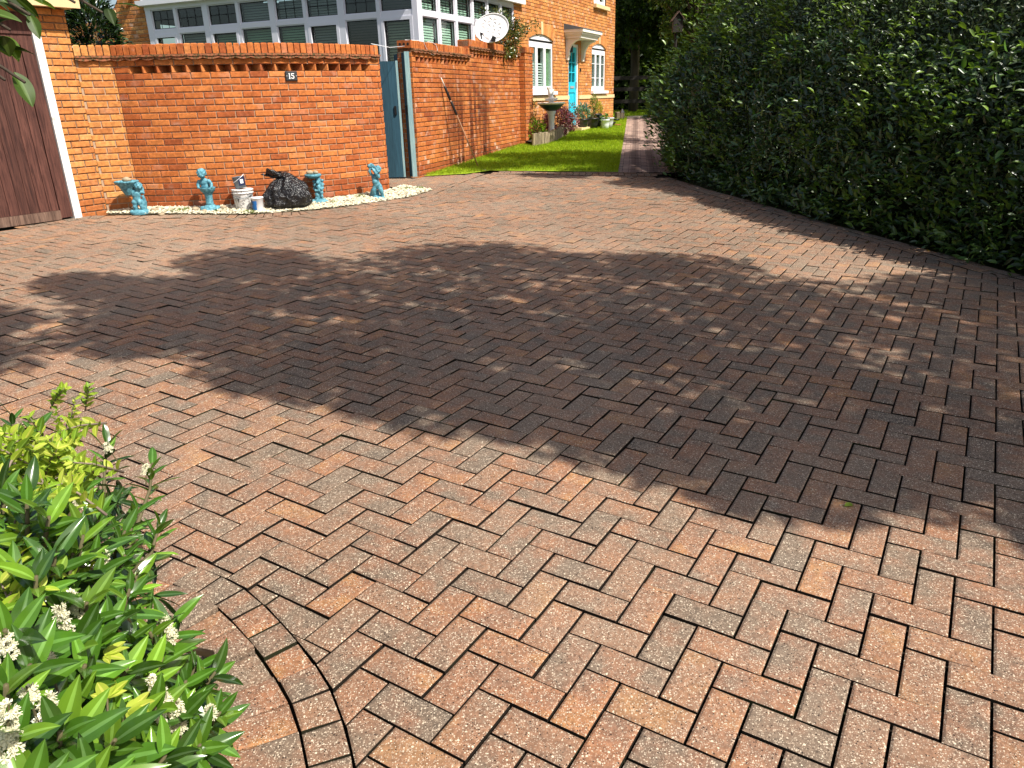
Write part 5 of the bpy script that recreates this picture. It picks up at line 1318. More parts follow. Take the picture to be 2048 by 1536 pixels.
for i in range(0, NHP-3, 3):
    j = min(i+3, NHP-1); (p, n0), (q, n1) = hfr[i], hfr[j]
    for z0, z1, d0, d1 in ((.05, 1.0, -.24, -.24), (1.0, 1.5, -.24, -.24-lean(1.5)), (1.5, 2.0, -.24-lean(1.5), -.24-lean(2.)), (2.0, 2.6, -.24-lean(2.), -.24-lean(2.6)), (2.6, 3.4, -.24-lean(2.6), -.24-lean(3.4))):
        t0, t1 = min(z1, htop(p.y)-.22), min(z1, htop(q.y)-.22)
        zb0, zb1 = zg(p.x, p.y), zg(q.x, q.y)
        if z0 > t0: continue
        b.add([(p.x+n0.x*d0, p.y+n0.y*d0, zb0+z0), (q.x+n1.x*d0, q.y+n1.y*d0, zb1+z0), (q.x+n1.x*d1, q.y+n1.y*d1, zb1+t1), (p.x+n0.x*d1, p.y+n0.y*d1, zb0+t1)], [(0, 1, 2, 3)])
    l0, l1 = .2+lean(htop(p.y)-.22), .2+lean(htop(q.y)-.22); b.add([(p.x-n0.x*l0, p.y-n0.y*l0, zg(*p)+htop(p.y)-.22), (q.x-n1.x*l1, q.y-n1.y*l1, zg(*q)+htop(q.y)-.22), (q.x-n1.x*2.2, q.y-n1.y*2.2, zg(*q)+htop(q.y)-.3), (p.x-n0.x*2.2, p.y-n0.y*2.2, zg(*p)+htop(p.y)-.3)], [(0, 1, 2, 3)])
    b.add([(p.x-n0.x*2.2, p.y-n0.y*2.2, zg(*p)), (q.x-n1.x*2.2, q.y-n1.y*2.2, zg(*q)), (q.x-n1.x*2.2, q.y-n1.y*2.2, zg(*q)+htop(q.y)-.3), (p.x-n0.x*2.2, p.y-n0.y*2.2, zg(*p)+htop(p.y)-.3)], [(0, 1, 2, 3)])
for i in range(4, NHP, 5):
    p, nn = hfr[i]
    for k in range(3):
        c = Vector((p.x-nn.x*(.12+.1*k)+random.gauss(0, .06), p.y-nn.y*(.12+.1*k)+random.gauss(0, .06), zg(p.x, p.y)-.03))
        b.tube([c, c+Vector((random.gauss(0, .06)+nn.x*.1, random.gauss(0, .06)+nn.y*.1, .5)), c+Vector((random.gauss(0, .12)+nn.x*.16, random.gauss(0, .1)+nn.y*.16, 1.1))], [.018, .012, .006], 6)
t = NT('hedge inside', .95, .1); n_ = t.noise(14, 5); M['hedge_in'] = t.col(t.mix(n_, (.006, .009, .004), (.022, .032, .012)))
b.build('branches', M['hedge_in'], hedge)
n = 9000; P = np.zeros((n, 3))
for q in range(n):
    p, nn = random.choice(hfr); d = -random.random()*1.0-lean(htop(p.y))+.1; P[q] = (p.x+nn.x*d, p.y+nn.y*d, zg(p.x, p.y)+htop(p.y)-.24+random.random()*.16)
leaves('foliage', P, rnd_dirs(n)+np.array([0, 0, .7]), rnd_dirs(n)+np.array([0, 0, 1.]), rng.uniform(.05, .09, n), .035, pick(n, DK, .2), M['leaf_hedge'], hedge, False)

# ------------------------------------------------------------------ trees
def tree(name, label, base, h, crown, n, pal, ln, trunk_r, group=None, clumps=14, seed=0, lean=(0, 0), zc=None, full=False, mat='leaf', dens=.5):
    rr = random.Random(seed); b0 = Vector((base[0], base[1], zg(*base) if len(base) < 3 else base[2]))
    r = thing(name, label, 'tree', b0, group)
    cz = zc if zc else h*.68; cc = b0+Vector((lean[0], lean[1], cz))
    b = MB(); top = b0+Vector((lean[0]*.8, lean[1]*.8, cz*.95))
    b.tube([b0-Vector((0, 0, .15)), b0+Vector((lean[0]*.15+.03, lean[1]*.15, cz*.33)), b0+Vector((lean[0]*.45-.04, lean[1]*.45+.05, cz*.66)), top], [trunk_r*1.25, trunk_r, trunk_r*.75, trunk_r*.3], 10)
    cl = []
    for i in range(clumps):
        while True:
            d = Vector((rr.uniform(-1, 1), rr.uniform(-1, 1), rr.uniform(-1, 1)))
            if .15 < d.length < 1: break
        c = cc+Vector((d.x*crown[0], d.y*crown[1], d.z*crown[2])); cl.append((c, rr.uniform(.28, .5)*min(crown)))
        s = b0+(top-b0)*rr.uniform(.45, .95); m_ = s*.5+c*.5+Vector((rr.gauss(0, .1), rr.gauss(0, .1), rr.uniform(0, .2)))
        b.tube([s, m_, c], [trunk_r*.35, trunk_r*.22, trunk_r*.06], 6)
    b.build('trunk', M['bark'], r, True)
    ci = rng.integers(0, clumps, n); d = rnd_dirs(n); k = (.35+.65*rng.random(n)**.5)
    C_ = np.array([list(c) for c, s in cl]); S_ = np.array([s for c, s in cl])
    P = C_[ci]+d*(S_[ci]*k)[:, None]*np.array([1.15, 1.15, .8])
    D = d*.5+rnd_dirs(n)*.8+np.array([0, 0, -.15]); N = rnd_dirs(n)*.6+np.array([.1, -.1, .9])
    leaves('crown', P, D, N, rng.uniform(.7, 1.3, n)*ln, rng.uniform(.8, 1.2, n)*ln*.6, pick(n, pal, .25), M[mat], r, full)
    return r
WD = [(.035, .065, .012), (.05, .09, .015), (.025, .048, .010), (.08, .13, .02)]  # low leaf colours paint in the gloom under the canopy
gt = 'woodland trees behind the house'
for i, (x, y, h, cr, n, lab) in enumerate(((4.6, 28.6, 6.5, (1.8, 1.6, 2.4), 6000, 'dark tree nearest the house corner behind the rail fence'), (5.9, 27.6, 6.0, (1.6, 1.5, 2.2), 6000, 'leafy tree behind the fence beside the tip of the hedge'),
        (3.2, 31.5, 8., (2.4, 2., 3.), 6000, 'taller dark tree standing behind the house end'), (7.6, 29.5, 8., (2.4, 2., 3.1), 6000, 'tall tree rising over the far end of the hedge'), (5.3, 32.5, 9., (2.4, 2.2, 3.4), 6000, 'tallest dark tree deepest in the wood'))):
    tree('woodland_tree', lab, (x, y), h, cr, n, WD, .17, .13, gt, 16, 20+i)
tree('hazel_tree', 'sunlit light green tree growing over the path end of the hedge', (4.0, 16.6), 4.4, (1.1, 1.3, 1.3), 5200, [(.06, .105, .018), (.09, .15, .022), (.04, .075, .014), (.14, .20, .04)], .11, .07, None, 16, 3, (-.2, -.3), 3.3)
for i, (x, y, lab) in enumerate(((8.6, 23.5, 'wide tree beyond the hedge shading the end of the path'), (10.5, 25.5, 'tree beyond the hedge deeper toward the wood'), (8.0, 19.5, 'tree beyond the hedge beside the lawn'))):
    if i < 2: tree('woodland_tree', lab, (x, y), 7.2, (2.2, 2.2, 2.2), 4500, WD, .2, .15, gt, 14, 60+i)
n = 26000; P = np.stack([rng.uniform(-3, 17, n), 33.8+rng.normal(0, .5, n)+rng.random(n)*1.0, rng.random(n)**.9*9.5+.5], 1)
P[:, 1] += np.sin(P[:, 0]*1.7+P[:, 2])*.5
o = leaves('woodland', P, rnd_dirs(n)+np.array([0, -.5, 0]), rnd_dirs(n)*.6+np.array([0, -.6, .6]), rng.uniform(.18, .34, n), .16, pick(n, WD, .3), M['leaf'], None, False); tag(o, kind='stuff')
b = MB()
for k in range(24): x = -4+k*.95; b.tube([(x+random.random()*.5, 34.6+random.random(), .5), (x+random.random()*.6, 34.8, 5.), (x+random.random(), 35, 9.5)], [.2, .14, .05], 7)
for x0 in range(-6, 20, 2): b.box((x0+1, 36.2+.2*math.sin(x0), 5.2), (2.05, .5, 10.2))
o = b.build('thicket', M['hedge_in']); tag(o, kind='stuff')
# post and rail fence
r = thing('rail_fence', 'dark post and rail fence in front of the wood beyond the path', 'fence', (5., 26.9, .6))
zf = zg(5, 26.9)
for x in (3.55, 5.35, 7.15, 8.95):
    b = MB(); b.box((x, 26.9, zf+.62), (.11, .11, 1.3)); b.build('post', M['rail'], r)
for z in (.42, .80, 1.15):
    b = MB(); b.box((6.25, 26.82, zf+z), (5.9, .045, .12)); b.build('rail', M['rail'], r)
# nest box on the hazel trunk
d = ray(1355, 46); k = 15.9/d[1]; q = Vector(np.array([0, 0, H])+k*d)
r = thing('nest_box', 'small dark wooden nest box with a pitched roof among the leaves above the hedge', 'nest box', q-Vector((0, 0, .16)))
b = MB(); b.hexa([q+Vector(p) for p in ((-.09, -.07, -.16), (.09, -.07, -.16), (.09, .07, -.16), (-.09, .07, -.16))], [q+Vector(p) for p in ((-.09, -.07, .06), (.09, -.07, .06), (.09, .07, .06), (-.09, .07, .06))])
b.add([q+Vector(p) for p in ((-.09, -.071, .06), (.09, -.071, .06), (0, -.071, .17), (-.09, .071, .06), (.09, .071, .06), (0, .071, .17))], [(0, 1, 2), (5, 4, 3)]); b.build('box', M['rail'], r)
b = MB()
for s in (-1, 1): b.hexa([q+Vector(p) for p in ((s*.13, -.11, .025), (s*.13, .09, .025), (0, .09, .185), (0, -.11, .185))], [q+Vector(p) for p in ((s*.13, -.11, .043), (s*.13, .09, .043), (0, .09, .205), (0, -.11, .205))])
b.build('roof', M['bare_wood'], r)
b = MB(); b.ball(q+Vector((0, -.07, -.02)), (.024, .006, .024), 12); b.build('entrance', M['shade'], r)
b = MB(); b.tube([(q.x, q.y+.10, zg(q.x, q.y)), (q.x, q.y+.10, q.z)], .03, 8); b.build('pole', M['rail'], r)

# climber spilling over the long wall, evergreen behind the low stub wall
c = Vector((*(Pw(4.75)-Nw(0)*.25), 2.52))
r = bush('wall_shrub', 'dark leafy shrub spilling over the far end of the stepped wall', 'shrub', c, (.42, .55, .42), 2600, [(.05, .075, .012), (.08, .11, .018), (.035, .05, .012), (.16, .14, .03)], .065, .03, M['leaf_gloss'], stems=14, up=.1, lump=.3)
n = 420; t0 = rng.integers(0, 7, n); tips = [Vector((.72, 18.2-1., 2.85)), Vector((.62, 17.2, 2.7)), Vector((-.35, 15.4, 2.92)), Vector((-.1, 15.6, 2.95)), Vector((.35, 16.2, 2.78)), Vector((.25, 16.0, 2.2)), Vector((.1, 15.7, 2.15))]
P = np.zeros((n, 3)); b = MB()
for q in range(n): P[q] = c+(tips[t0[q]]-c)*random.uniform(.45, 1.02)+Vector((random.gauss(0, .05), random.gauss(0, .05), random.gauss(0, .05)))
for t_ in tips: b.tube([c, c*.5+t_*.5+Vector((0, 0, .04)), t_], [.01, .007, .003], 6)
leaves('foliage', P, rnd_dirs(n)+np.array([.2, -.1, .3]), rnd_dirs(n)+np.array([.2, -.2, .8]), rng.uniform(.05, .085, n), .034, pick(n, [(.08, .10, .018), (.14, .14, .03), (.05, .075, .012)]), M['leaf_gloss'], r, True)
b.build('stems', M['stem'], r, True)
d = ray(180, 58); k = 10.6/d[1]; q = np.array([0, 0, H])+k*d
bush('evergreen_shrub', 'dark glossy evergreen behind the short wall between garage and gable', 'shrub', (q[0], q[1], q[2]-.15), (.36, .36, .48), 2200, [(.020, .045, .012), (.032, .065, .016), (.015, .03, .01)], .11, .035, M['leaf_gloss'], stems=10, full=True)
# seedling on the pier behind the corner statue
o = Vector((-4.50, 9.0, .29)); r = thing('dry_weed', 'dry brown seedhead weed growing up the pier behind the corner statue', 'weed', o)
b = MB(); b.tube([o, o+Vector((.02, -.03, .35)), o+Vector((-.01, -.05, .70))], [.006, .005, .003], 6); b.tube([o+Vector((.02, -.03, .35)), o+Vector((.09, -.04, .55))], [.004, .002], 6); b.tube([o+Vector((.01, -.03, .45)), o+Vector((-.05, -.06, .58))], [.004, .002], 6); b.build('stem', M['stem'], r, True)
n = 120; P = np.array([list(o+Vector((-.01, -.05, .70))+Vector((random.gauss(0, .012), random.gauss(0, .012), random.uniform(-.10, .09)))) for _ in range(80)]+[list(o+Vector((random.uniform(-.05, .09), -.04, random.uniform(.05, .6)))) for _ in range(40)])
leaves('seedhead', P, rnd_dirs(n)+np.array([0, 0, .6]), rnd_dirs(n), rng.uniform(.015, .035, n), .012, pick(n, [(.10, .075, .03), (.06, .06, .02)]), M['leaf'], r, False)
# weeds in the gravel
for px, py, s, lab in ((352, 424, .10, 'flat green weed in the gravel left of the bowl statue'), (372, 422, .07, 'small green weed just left of the bowl statue'), (430, 423, .06, 'weed in front of the bowl statue'), (500, 424, .09, 'grassy weed in front of the white bucket'), (668, 407, .05, 'tiny weed right of the bird bath'), (720, 396, .06, 'weed by the cobbles of the shell cherub'), (815, 380, .08, 'grassy weed at the edge of the gate apron'), (838, 378, .06, 'weed at the tip of the gravel bed')):
    P0 = ground_at(px, py, .02); n = 70
    r = thing('weed', lab, 'weed', P0, 'weeds growing in the gravel')
    P = np.array([list(P0+Vector((random.gauss(0, s*.5), random.gauss(0, s*.35), .0))) for _ in range(n)])
    leaves('foliage', P, rnd_dirs(n)*.7+np.array([0, 0, .6]), rnd_dirs(n)+np.array([0, 0, .5]), rng.uniform(.02, .05, n), .009, pick(n, [(.20, .30, .04), (.13, .22, .03), (.30, .34, .08)]), M['leaf'], r, False)

# ------------------------------------------------------------------ foreground shrubs at the lower left
def fg(px, py, k): P = gp(px, py); return Vector(np.array([0, 0, H])+k*(P-np.array([0, 0, H])))
LG = [(.048, .125, .010), (.070, .165, .013), (.125, .24, .018), (.036, .092, .010)]
lau = thing('laurel_shrub', 'glossy laurel with white flower candles in the lower left corner', 'shrub', (-1.35, 1.1, .06), None)
shoots = [(215, 885, .70, 9), (305, 925, .74, 8), (150, 985, .62, 10), (95, 1060, .58, 9), (185, 1120, .62, 11), (250, 1110, .68, 10), (35, 1130, .5, 9), (115, 1215, .55, 10), (220, 1235, .62, 10), (300, 1265, .68, 9), (345, 1235, .72, 8), (430, 1345, .80, 9), (60, 1330, .48, 11), (170, 1330, .55, 10),
          (255, 1335, .62, 10), (310, 1415, .64, 10), (370, 1430, .68, 10), (440, 1425, .76, 9), (120, 1465, .46, 11), (25, 1460, .42, 11), (230, 1480, .55, 10), (400, 1490, .72, 9), (330, 1510, .6, 10), (180, 1560, .5, 10), (60, 1570, .42, 10), (10, 1260, .45, 9), (25, 830, .66, 8), (80, 850, .66, 7)]
Pl, Dl, Nl, Ll = [], [], [], []; b = MB(); tips = []
for q in range(52):
    px, py = random.uniform(-40, 400), random.uniform(960, 1600)
    if px > 330 and py < 1300: px -= 180
    shoots.append((px, py, .44+.34*max(0, px)/430+random.uniform(-.04, .06), 8))
for px, py, k, m_ in shoots:
    tip = fg(px, py, k); bs = Vector((-1.28+random.gauss(0, .10)+(.2 if px > 280 else 0), 1.25+random.gauss(0, .12)-(.1 if py > 1300 else 0), .07))
    ax = (tip-bs).normalized()*.55+Vector((.12, -.10, .55)); ax.normalize(); tips.append((tip, ax))
    mid = bs*.5+tip*.5+Vector((random.gauss(0, .03), random.gauss(0, .03), .04)); b.tube([bs, mid, tip-ax*.08, tip], [.010, .008, .005, .003], 6)
    a0 = random.random()*6.28; e1 = ax.orthogonal().normalized(); e2 = ax.cross(e1)
    for j in range(m_+3):
        a = a0+j*2.4; t_ = j/(m_+3); rd = e1*math.cos(a)+e2*math.sin(a); tilt = rad(78-58*t_)+random.gauss(0, .12)
        D = ax*math.cos(tilt)+rd*math.sin(tilt); Pl.append(tip-ax*(.12*(1-t_))); Dl.append(D); Nl.append(ax*math.sin(tilt)-rd*math.cos(tilt)); Ll.append(random.uniform(.065, .105)*(1-.25*t_))
n = len(Pl); L = np.array(Ll)
def fine_leaves(name, P, D, N, L, wr, cols, mat, parent, droop=.18):
    """long elliptic blades, ten stations and a raised midrib"""
    n = len(P); D = np.array([list(v) for v in D]); N = np.array([list(v) for v in N]); P = np.array([list(v) for v in P]); D /= np.linalg.norm(D, axis=1, keepdims=True)
    N = N-D*np.sum(N*D, 1, keepdims=True); N /= np.linalg.norm(N, axis=1, keepdims=True); B = np.cross(D, N)
    ts = np.linspace(0, 1, 8); hw = .5*np.sin(math.pi*np.clip(ts*.93+.06, 0, 1))**.8*(1-.15*ts); hw[0] = .04; hw[-1] = .01
    cu = rng.normal(droop, .10, n)[:, None]; V = np.zeros((n, 32, 3)); W = (L*wr)[:, None]; L = L[:, None]; tw = rng.normal(0, .18, n)[:, None]
    for i, t_ in enumerate(ts):
        for j, s in enumerate((-1, -.075, .075, 1)):
            V[:, i*4+j] = P+D*L*t_+B*W*hw[i]*s+N*(abs(s)*hw[i]*W*.32-L*cu*t_*t_+s*tw*hw[i]*W*t_+(.015*L*math.sin(t_*9)*abs(s)))
    fc = [(i*4+j, i*4+j+1, i*4+j+5, i*4+j+4) for i in range(7) for j in (0, 1, 2)]
    me = bpy.data.meshes.new(name); me.vertices.add(n*32); me.vertices.foreach_set('co', V.astype(np.float32).ravel())
    lv = (np.array(fc).ravel()[None]+np.arange(n)[:, None]*32).ravel(); nf = n*len(fc)
    me.loops.add(len(lv)); me.loops.foreach_set('vertex_index', lv.astype(np.int32)); me.polygons.add(nf)
    me.polygons.foreach_set('loop_start', (np.arange(nf)*4).astype(np.int32)); me.polygons.foreach_set('loop_total', np.full(nf, 4, np.int32))
    a = me.attributes.new('col', 'FLOAT_COLOR', 'FACE'); fcol = np.repeat(np.concatenate([cols, np.ones((n, 1))], 1), len(fc), axis=0); fcol[np.arange(nf) % 3 == 1, :3] = np.minimum(.6, fcol[np.arange(nf) % 3 == 1, :3]*1.5+.03); a.data.foreach_set('color', fcol.astype(np.float32).ravel())
    me.update(calc_edges=True); me.materials.append(mat); me.polygons.foreach_set('use_smooth', [True]*nf)
    o = bpy.data.objects.new(name, me); C.objects.link(o); hang(o, parent)
    m = o.modifiers.new('fine', 'SUBSURF'); m.levels = m.render_levels = 1
    return o
fine_leaves('foliage', Pl, Dl, Nl, L, .335, pick(n, LG, .22), M['leaf_gloss'], lau)
# inner, older leaves
n = 620; Pi = []; Di = []
for q in range(n):
    px, py = random.uniform(-60, 420), random.uniform(950, 1640)
    if px > 330+ (py-1250)*.25 and py < 1450: px *= .6
    k = .50+.40*max(0, min(1, px/430))+random.uniform(.02, .14); Pi.append(fg(px, py, min(.93, k)))
    d = Vector(rnd_dirs(1)[0]); Di.append(d+Vector((.15, -.1, .1)))
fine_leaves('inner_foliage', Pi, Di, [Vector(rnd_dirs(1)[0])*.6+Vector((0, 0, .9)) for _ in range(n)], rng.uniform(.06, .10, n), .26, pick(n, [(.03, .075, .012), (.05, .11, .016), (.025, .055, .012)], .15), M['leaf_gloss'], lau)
b.build('branches', M['stem'], lau, True)
spikes = [(155, 1215, .56), (125, 1240, .55), (318, 1385, .63), (318, 1430, .66), (356, 1432, .67), (205, 1130, .64), (155, 1008, .62), (335, 1258, .70), (12, 1290, .45), (15, 1465, .42), (215, 895, .70), (292, 938, .74), (95, 1415, .48), (205, 1175, .62), (420, 1425, .75), (60, 1395, .47), (100, 1330, .52)]
for i, (px, py, k) in enumerate(spikes):
    c = fg(px, py, k); big = i in (0, 1, 2, 3, 4, 5, 7, 9); hgt = .062 if big else .030
    ax = Vector((random.gauss(.05, .2), random.gauss(-.05, .2), 1)).normalized(); e1 = ax.orthogonal().normalized(); e2 = ax.cross(e1)
    b = MB(); b.tube([c-ax*.05, c+ax*hgt*.5], [.002, .001], 5, 1)
    for j in range(85 if big else 30):
        t_ = random.random(); a = j*2.4; r_ = .0105*(1-.5*t_)*random.uniform(.6, 1.1); p = c+ax*(t_-.5)*hgt+(e1*math.cos(a)+e2*math.sin(a))*r_
        o_ = (p-(c+ax*(t_-.5)*hgt)).normalized(); u = o_.orthogonal().normalized(); v_ = o_.cross(u)
        for m_ in range(5):
            aa = m_*1.2566+j; d_ = u*math.cos(aa)+v_*math.sin(aa); s_ = d_.cross(o_); b.add([p, p+d_*.0042+s_*.0019+o_*.001, p+d_*.0055+o_*.002, p+d_*.0042-s_*.0019+o_*.001], [(0, 1, 2, 3)])
        for m_ in range(4):
            aa = random.random()*6.28; d_ = (o_+(u*math.cos(aa)+v_*math.sin(aa))*.55).normalized(); s_ = d_.orthogonal().normalized()*.00035; q_ = p+d_*.0065; b.add([p-s_, p+s_, q_+s_, q_-s_], [(0, 1, 2, 3)])
    b.build('flower_spike', [M['petal'], M['stem']], lau)
# small-leaved yellow green shrub
pri = thing('privet_shrub', 'yellow green small leaved shrub at the left edge above the laurel', 'shrub', (-1.55, 1.45, .06))
Pp, Dp, Np, Lp = [], [], [], []; b = MB()
YL = [(.26, .38, .028), (.34, .46, .04), (.18, .30, .022), (.42, .50, .06)]
tw = [(random.uniform(-60, 150)+random.gauss(0, 20), random.uniform(860, 1180), random.uniform(.50, .63)) for _ in range(105)]+[(130, 775, .70), (178, 772, .74), (60, 835, .66), (110, 825, .68), (150, 800, .71)]
for px, py, k in tw:
    if px > 60 and py > 1050: px -= 60
    tip = fg(px, py, k); dr = Vector((random.gauss(.25, .5), random.gauss(-.1, .5), random.uniform(.1, .9))).normalized(); ln = random.uniform(.10, .18); bs = tip-dr*ln
    b.tube([bs, bs*.4+tip*.6+Vector((0, 0, .006)), tip], [.0032, .0024, .0012], 5); e1 = dr.orthogonal().normalized(); e2 = dr.cross(e1)
    for j in range(9):
        for sgn in (-1, 1):
            a = (j % 2)*1.57+random.gauss(0, .25); rd = (e1*math.cos(a)+e2*math.sin(a))*sgn; Pp.append(bs+dr*ln*(.12+.88*j/8)); Dp.append(rd*.8+dr*.6); Np.append(dr*.8-rd*.5+Vector((.2, -.2, .8))); Lp.append(random.uniform(.024, .042)*(.75 if j > 6 else 1))
n = len(Pp); fine_leaves('foliage', Pp, Dp, Np, np.array(Lp), .58, pick(n, YL, .14), M['leaf'], pri, .1)
root = Vector((-1.55, 1.5, .05))
for px, py, k in tw[::5]:
    t_ = fg(px, py, k)-Vector((0, 0, .1)); b.tube([root+Vector((random.gauss(0, .05), random.gauss(0, .05), 0)), root*.4+t_*.6-Vector((0, 0, .06)), t_], [.008, .005, .003], 6)
b.build('branches', plain('grey bark twig', (.22, .17, .13), .8, .2, .3, 30), pri, True)
# lobed weeds
for px, py, k, lab in ((165, 1340, .60, 'yellow green lobed weed poking out of the laurel'), (205, 1455, .58, 'lobed bright weed low in the laurel near the bottom edge')):
    c = fg(px, py, k); r = thing('lobed_weed', lab, 'weed', (c.x, c.y, .06)); Pq, Dq, Nq, Lq = [], [], [], []; b = MB()
    for j in range(5):
        a = j*1.35+.4; cc = c+Vector((.035*math.cos(a), .035*math.sin(a), random.uniform(-.02, .02))); b.tube([(c.x, c.y, .06), (c.x, c.y, c.z-.04), cc], [.003, .002, .0014], 5)
        for m_ in range(5): aa = a+(m_-2)*.62; Pq.append(cc); Dq.append(Vector((math.cos(aa), math.sin(aa), .12))); Nq.append(Vector((0, 0, 1))); Lq.append(.036 if m_ in (1, 2, 3) else .026)
    fine_leaves('foliage', Pq, Dq, Nq, np.array(Lq), .5, pick(len(Pq), [(.36, .46, .04), (.44, .52, .06)], .1), M['leaf'], r, .1); b.build('stem', M['stem'], r, True)
# fallen leaf
P = Vector(gp(1702, 1015)); o = leaves('fallen_leaf', np.array([[P.x-.025, P.y, P.z+.006]]), np.array([[.9, .3, .05]]), np.array([[0, -.2, 1.]]), [.05], [.024], np.array([[.22, .32, .03]]), M['leaf']); tag(o, 'single small green leaf lying on the driveway', 'leaf')

# ------------------------------------------------------------------ branch hanging in at the top left
r = thing('overhanging_tree', 'tree at the left whose dark leafy branch hangs into the top left corner', 'tree', (-3.6, 1.6, -.05))
def fr_(px, py, dist): d = ray(px, py); return Vector(np.array([0, 0, H])+d/np.linalg.norm(d)*dist)
b = MB(); j0 = Vector((-2.9, 1.9, 2.6)); b.tube([(-3.6, 1.6, -.1), (-3.5, 1.65, 1.5), j0, (-2.7, 2.0, 4.2)], [.09, .075, .06, .03], 10)
ends = [(150, 5, 2.1), (205, 25, 2.2), (60, 30, 2.0), (10, 160, 1.95), (-60, 60, 1.9), (110, -60, 2.1), (20, -40, 2.), (-80, 150, 2.), (50, 165, 1.95), (180, -80, 2.2), (20, 60, 2.)]
Pq, Dq, Nq, Lq = [], [], [], []
for px, py, ds in ends:
    t_ = fr_(px, py, ds); b.tube([j0, j0*.45+t_*.55+Vector((0, 0, .12)), t_], [.018, .01, .003], 6)
    nl = 11 if px != 10 else 4
    for q in range(nl):
        s = random.uniform(.0, .30); p = t_+(j0-t_)*s*.45+Vector((random.gauss(0, .035), random.gauss(0, .05), random.gauss(0, .03))); Pq.append(p); Dq.append(Vector((random.gauss(.45, .5), random.gauss(-.1, .5), random.gauss(-.4, .3)))); Nq.append(Vector((random.gauss(0, .4), random.gauss(-.2, .4), 1))); Lq.append(random.uniform(.05, .085))
b.build('trunk', M['bark'], r, True)
fine_leaves('leaves', Pq, Dq, Nq, np.array(Lq), .52, pick(len(Pq), [(.045, .085, .008), (.06, .11, .010), (.03, .055, .007)], .2), M['leaf'], r)  # leaf greens lowered so the branch looks shaded
n = 5200; cl = [Vector((-2.9, 2.0, 4.6)), Vector((-3.6, 1.2, 4.9)), Vector((-3.4, 2.6, 5.2)), Vector((-2.3, 1.2, 5.0))]; ci = rng.integers(0, 4, n)
P = np.array([list(c) for c in cl])[ci]+rnd_dirs(n)*(rng.random((n, 1))**.5)*np.array([.85, .85, .6])
leaves('crown', P, rnd_dirs(n)+np.array([0, 0, -.3]), rnd_dirs(n)+np.array([0, 0, 1.]), rng.uniform(.07, .12, n), .05, pick(n, [(.07, .13, .012), (.10, .18, .015)]), M['leaf'], r, False)

# ------------------------------------------------------------------ trees behind the viewer's right that shade the drive
def cast(x, y, z): k = (z-zg(x, y))/math.tan(SUN_EL); return (x+k*.8, y-k*.6, z)
SH = []
def shade_tree(label, base, pts, n, ln, tr):
    r = thing('shade_tree', label, 'tree', (base[0], base[1], -.15), 'roadside trees shading the driveway')
    b = MB(); b0 = Vector((base[0], base[1], -.2)); cen = sum((Vector(cast(*p[:3])) for p in pts), Vector())/len(pts); top = b0*.25+cen*.75
    top.z = cen.z+.1; b.tube([b0, b0*.6+Vector((top.x, top.y, 2.5))*.4, top], [tr, tr*.8, tr*.4], 10)
    per = n//len(pts); Ps = []
    for x, y, z, rx, ry in pts:
        c = Vector(cast(x, y, z)); b.tube([top, top*.5+c*.5+Vector((0, 0, .25)), c], [tr*.3, tr*.16, .012], 6)
        d = rnd_dirs(per)*(rng.random((per, 1))**.45); Ps.append(np.array(c)+d*np.array([rx, ry, .55]))
    P = np.concatenate(Ps); n = len(P); b.build('trunk', M['bark'], r, True)
    leaves('crown', P, rnd_dirs(n)+np.array([0, 0, -.2]), rnd_dirs(n)*.6+np.array([0, 0, 1.]), rng.uniform(.7, 1.3, n)*ln, ln*.55, pick(n, [(.05, .10, .014), (.07, .13, .018)], .2), M['leaf'], r, False)
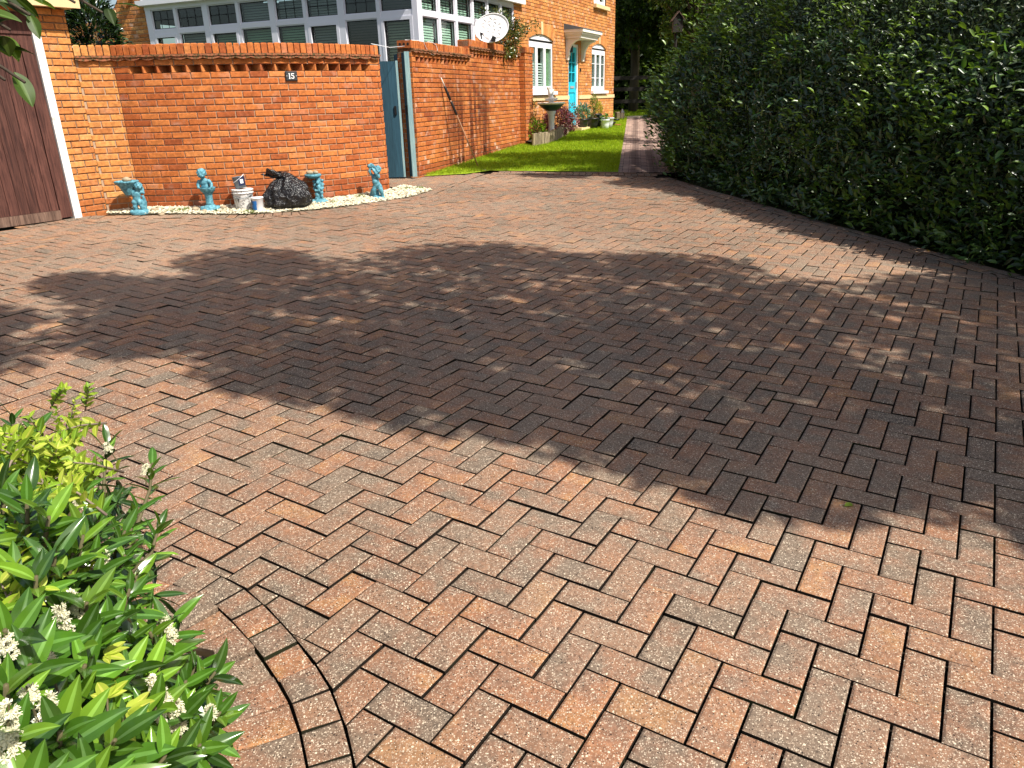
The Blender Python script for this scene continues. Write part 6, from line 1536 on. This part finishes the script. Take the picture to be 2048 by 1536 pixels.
shade_tree('broad tree beyond the hedge whose crown shades the middle of the drive', (7.2, .6), [(-1.9, 5.2, 6.2, .8, .9), (-.9, 5.6, 6.4, 1.0, 1.0), (-.7, 4.5, 6., .9, .8), (.3, 5.2, 6.3, 1.0, 1.0), (.2, 4.0, 6., .9, .75), (1.3, 5.0, 6.2, 1., .9), (1.2, 3.8, 5.8, .9, .8), (2.2, 4.6, 6., .9, .9), (2.0, 3.2, 5.8, .8, .7), (-2.2, 6.3, 6.4, .6, .5), (-.3, 6.4, 6.6, .9, .55), (1.1, 6.0, 6.4, .9, .45), (3.0, 3.9, 6., .8, .8), (3.2, 5.0, 6., .55, .6), (3.0, 2.7, 5.8, .9, .6), (2.2, 2.1, 5.6, .6, .4), (1.5, 2.75, 5.6, .55, .35), (-2.5, 5.2, 6.3, .6, .7), (-2.1, 4.4, 6.2, .7, .45), (-.2, 3.35, 5.8, .7, .4), (.6, 2.95, 5.6, .6, .35), (-1.0, 3.75, 6., .7, .4), (1.0, 2.6, 5.6, .5, .3), (-3.3, 4.0, 6.2, .6, .35), (-3.6, 4.7, 6.3, .5, .35), (-4.4, 4.3, 6.3, .6, .4), (-3.2, 5.6, 6.4, .35, .3)], 31000, .12, .2)
shade_tree('tree behind the far part of the hedge whose crown shades the near lawn', (7.0, 11.8), [(-.3, 13.1, 5., .55, .6), (.5, 13.5, 5.2, .8, .8), (1.5, 13.7, 5.2, .8, .9), (.3, 14.5, 5.4, .7, .55), (1.3, 14.8, 5.4, .8, .5), (2.3, 14.0, 5.4, .7, .8), (1.5, 12.2, 5., .7, .4), (.7, 11.9, 5., .4, .25), (2.0, 10.9, 4.9, .5, .5)], 8500, .12, .16)
# dead leaves blown under the hedge
n = 260; P = np.zeros((n, 3))
for q in range(n):
    p, nn = random.choice(hfr); d = .05+abs(random.gauss(0, .16)); P[q] = (p.x+nn.x*d, p.y+nn.y*d, zg(p.x+nn.x*d, p.y+nn.y*d)+.012)
D = rnd_dirs(n); D[:, 2] *= .15; N = rnd_dirs(n)*.35+np.array([0, 0, 1.])
tag(leaves('leaf_litter', P, D, N, rng.uniform(.03, .07, n), .025, pick(n, [(.10, .06, .03), (.16, .10, .04), (.06, .04, .02), (.12, .14, .04)], .2), M['leaf'], None, True), kind='stuff')
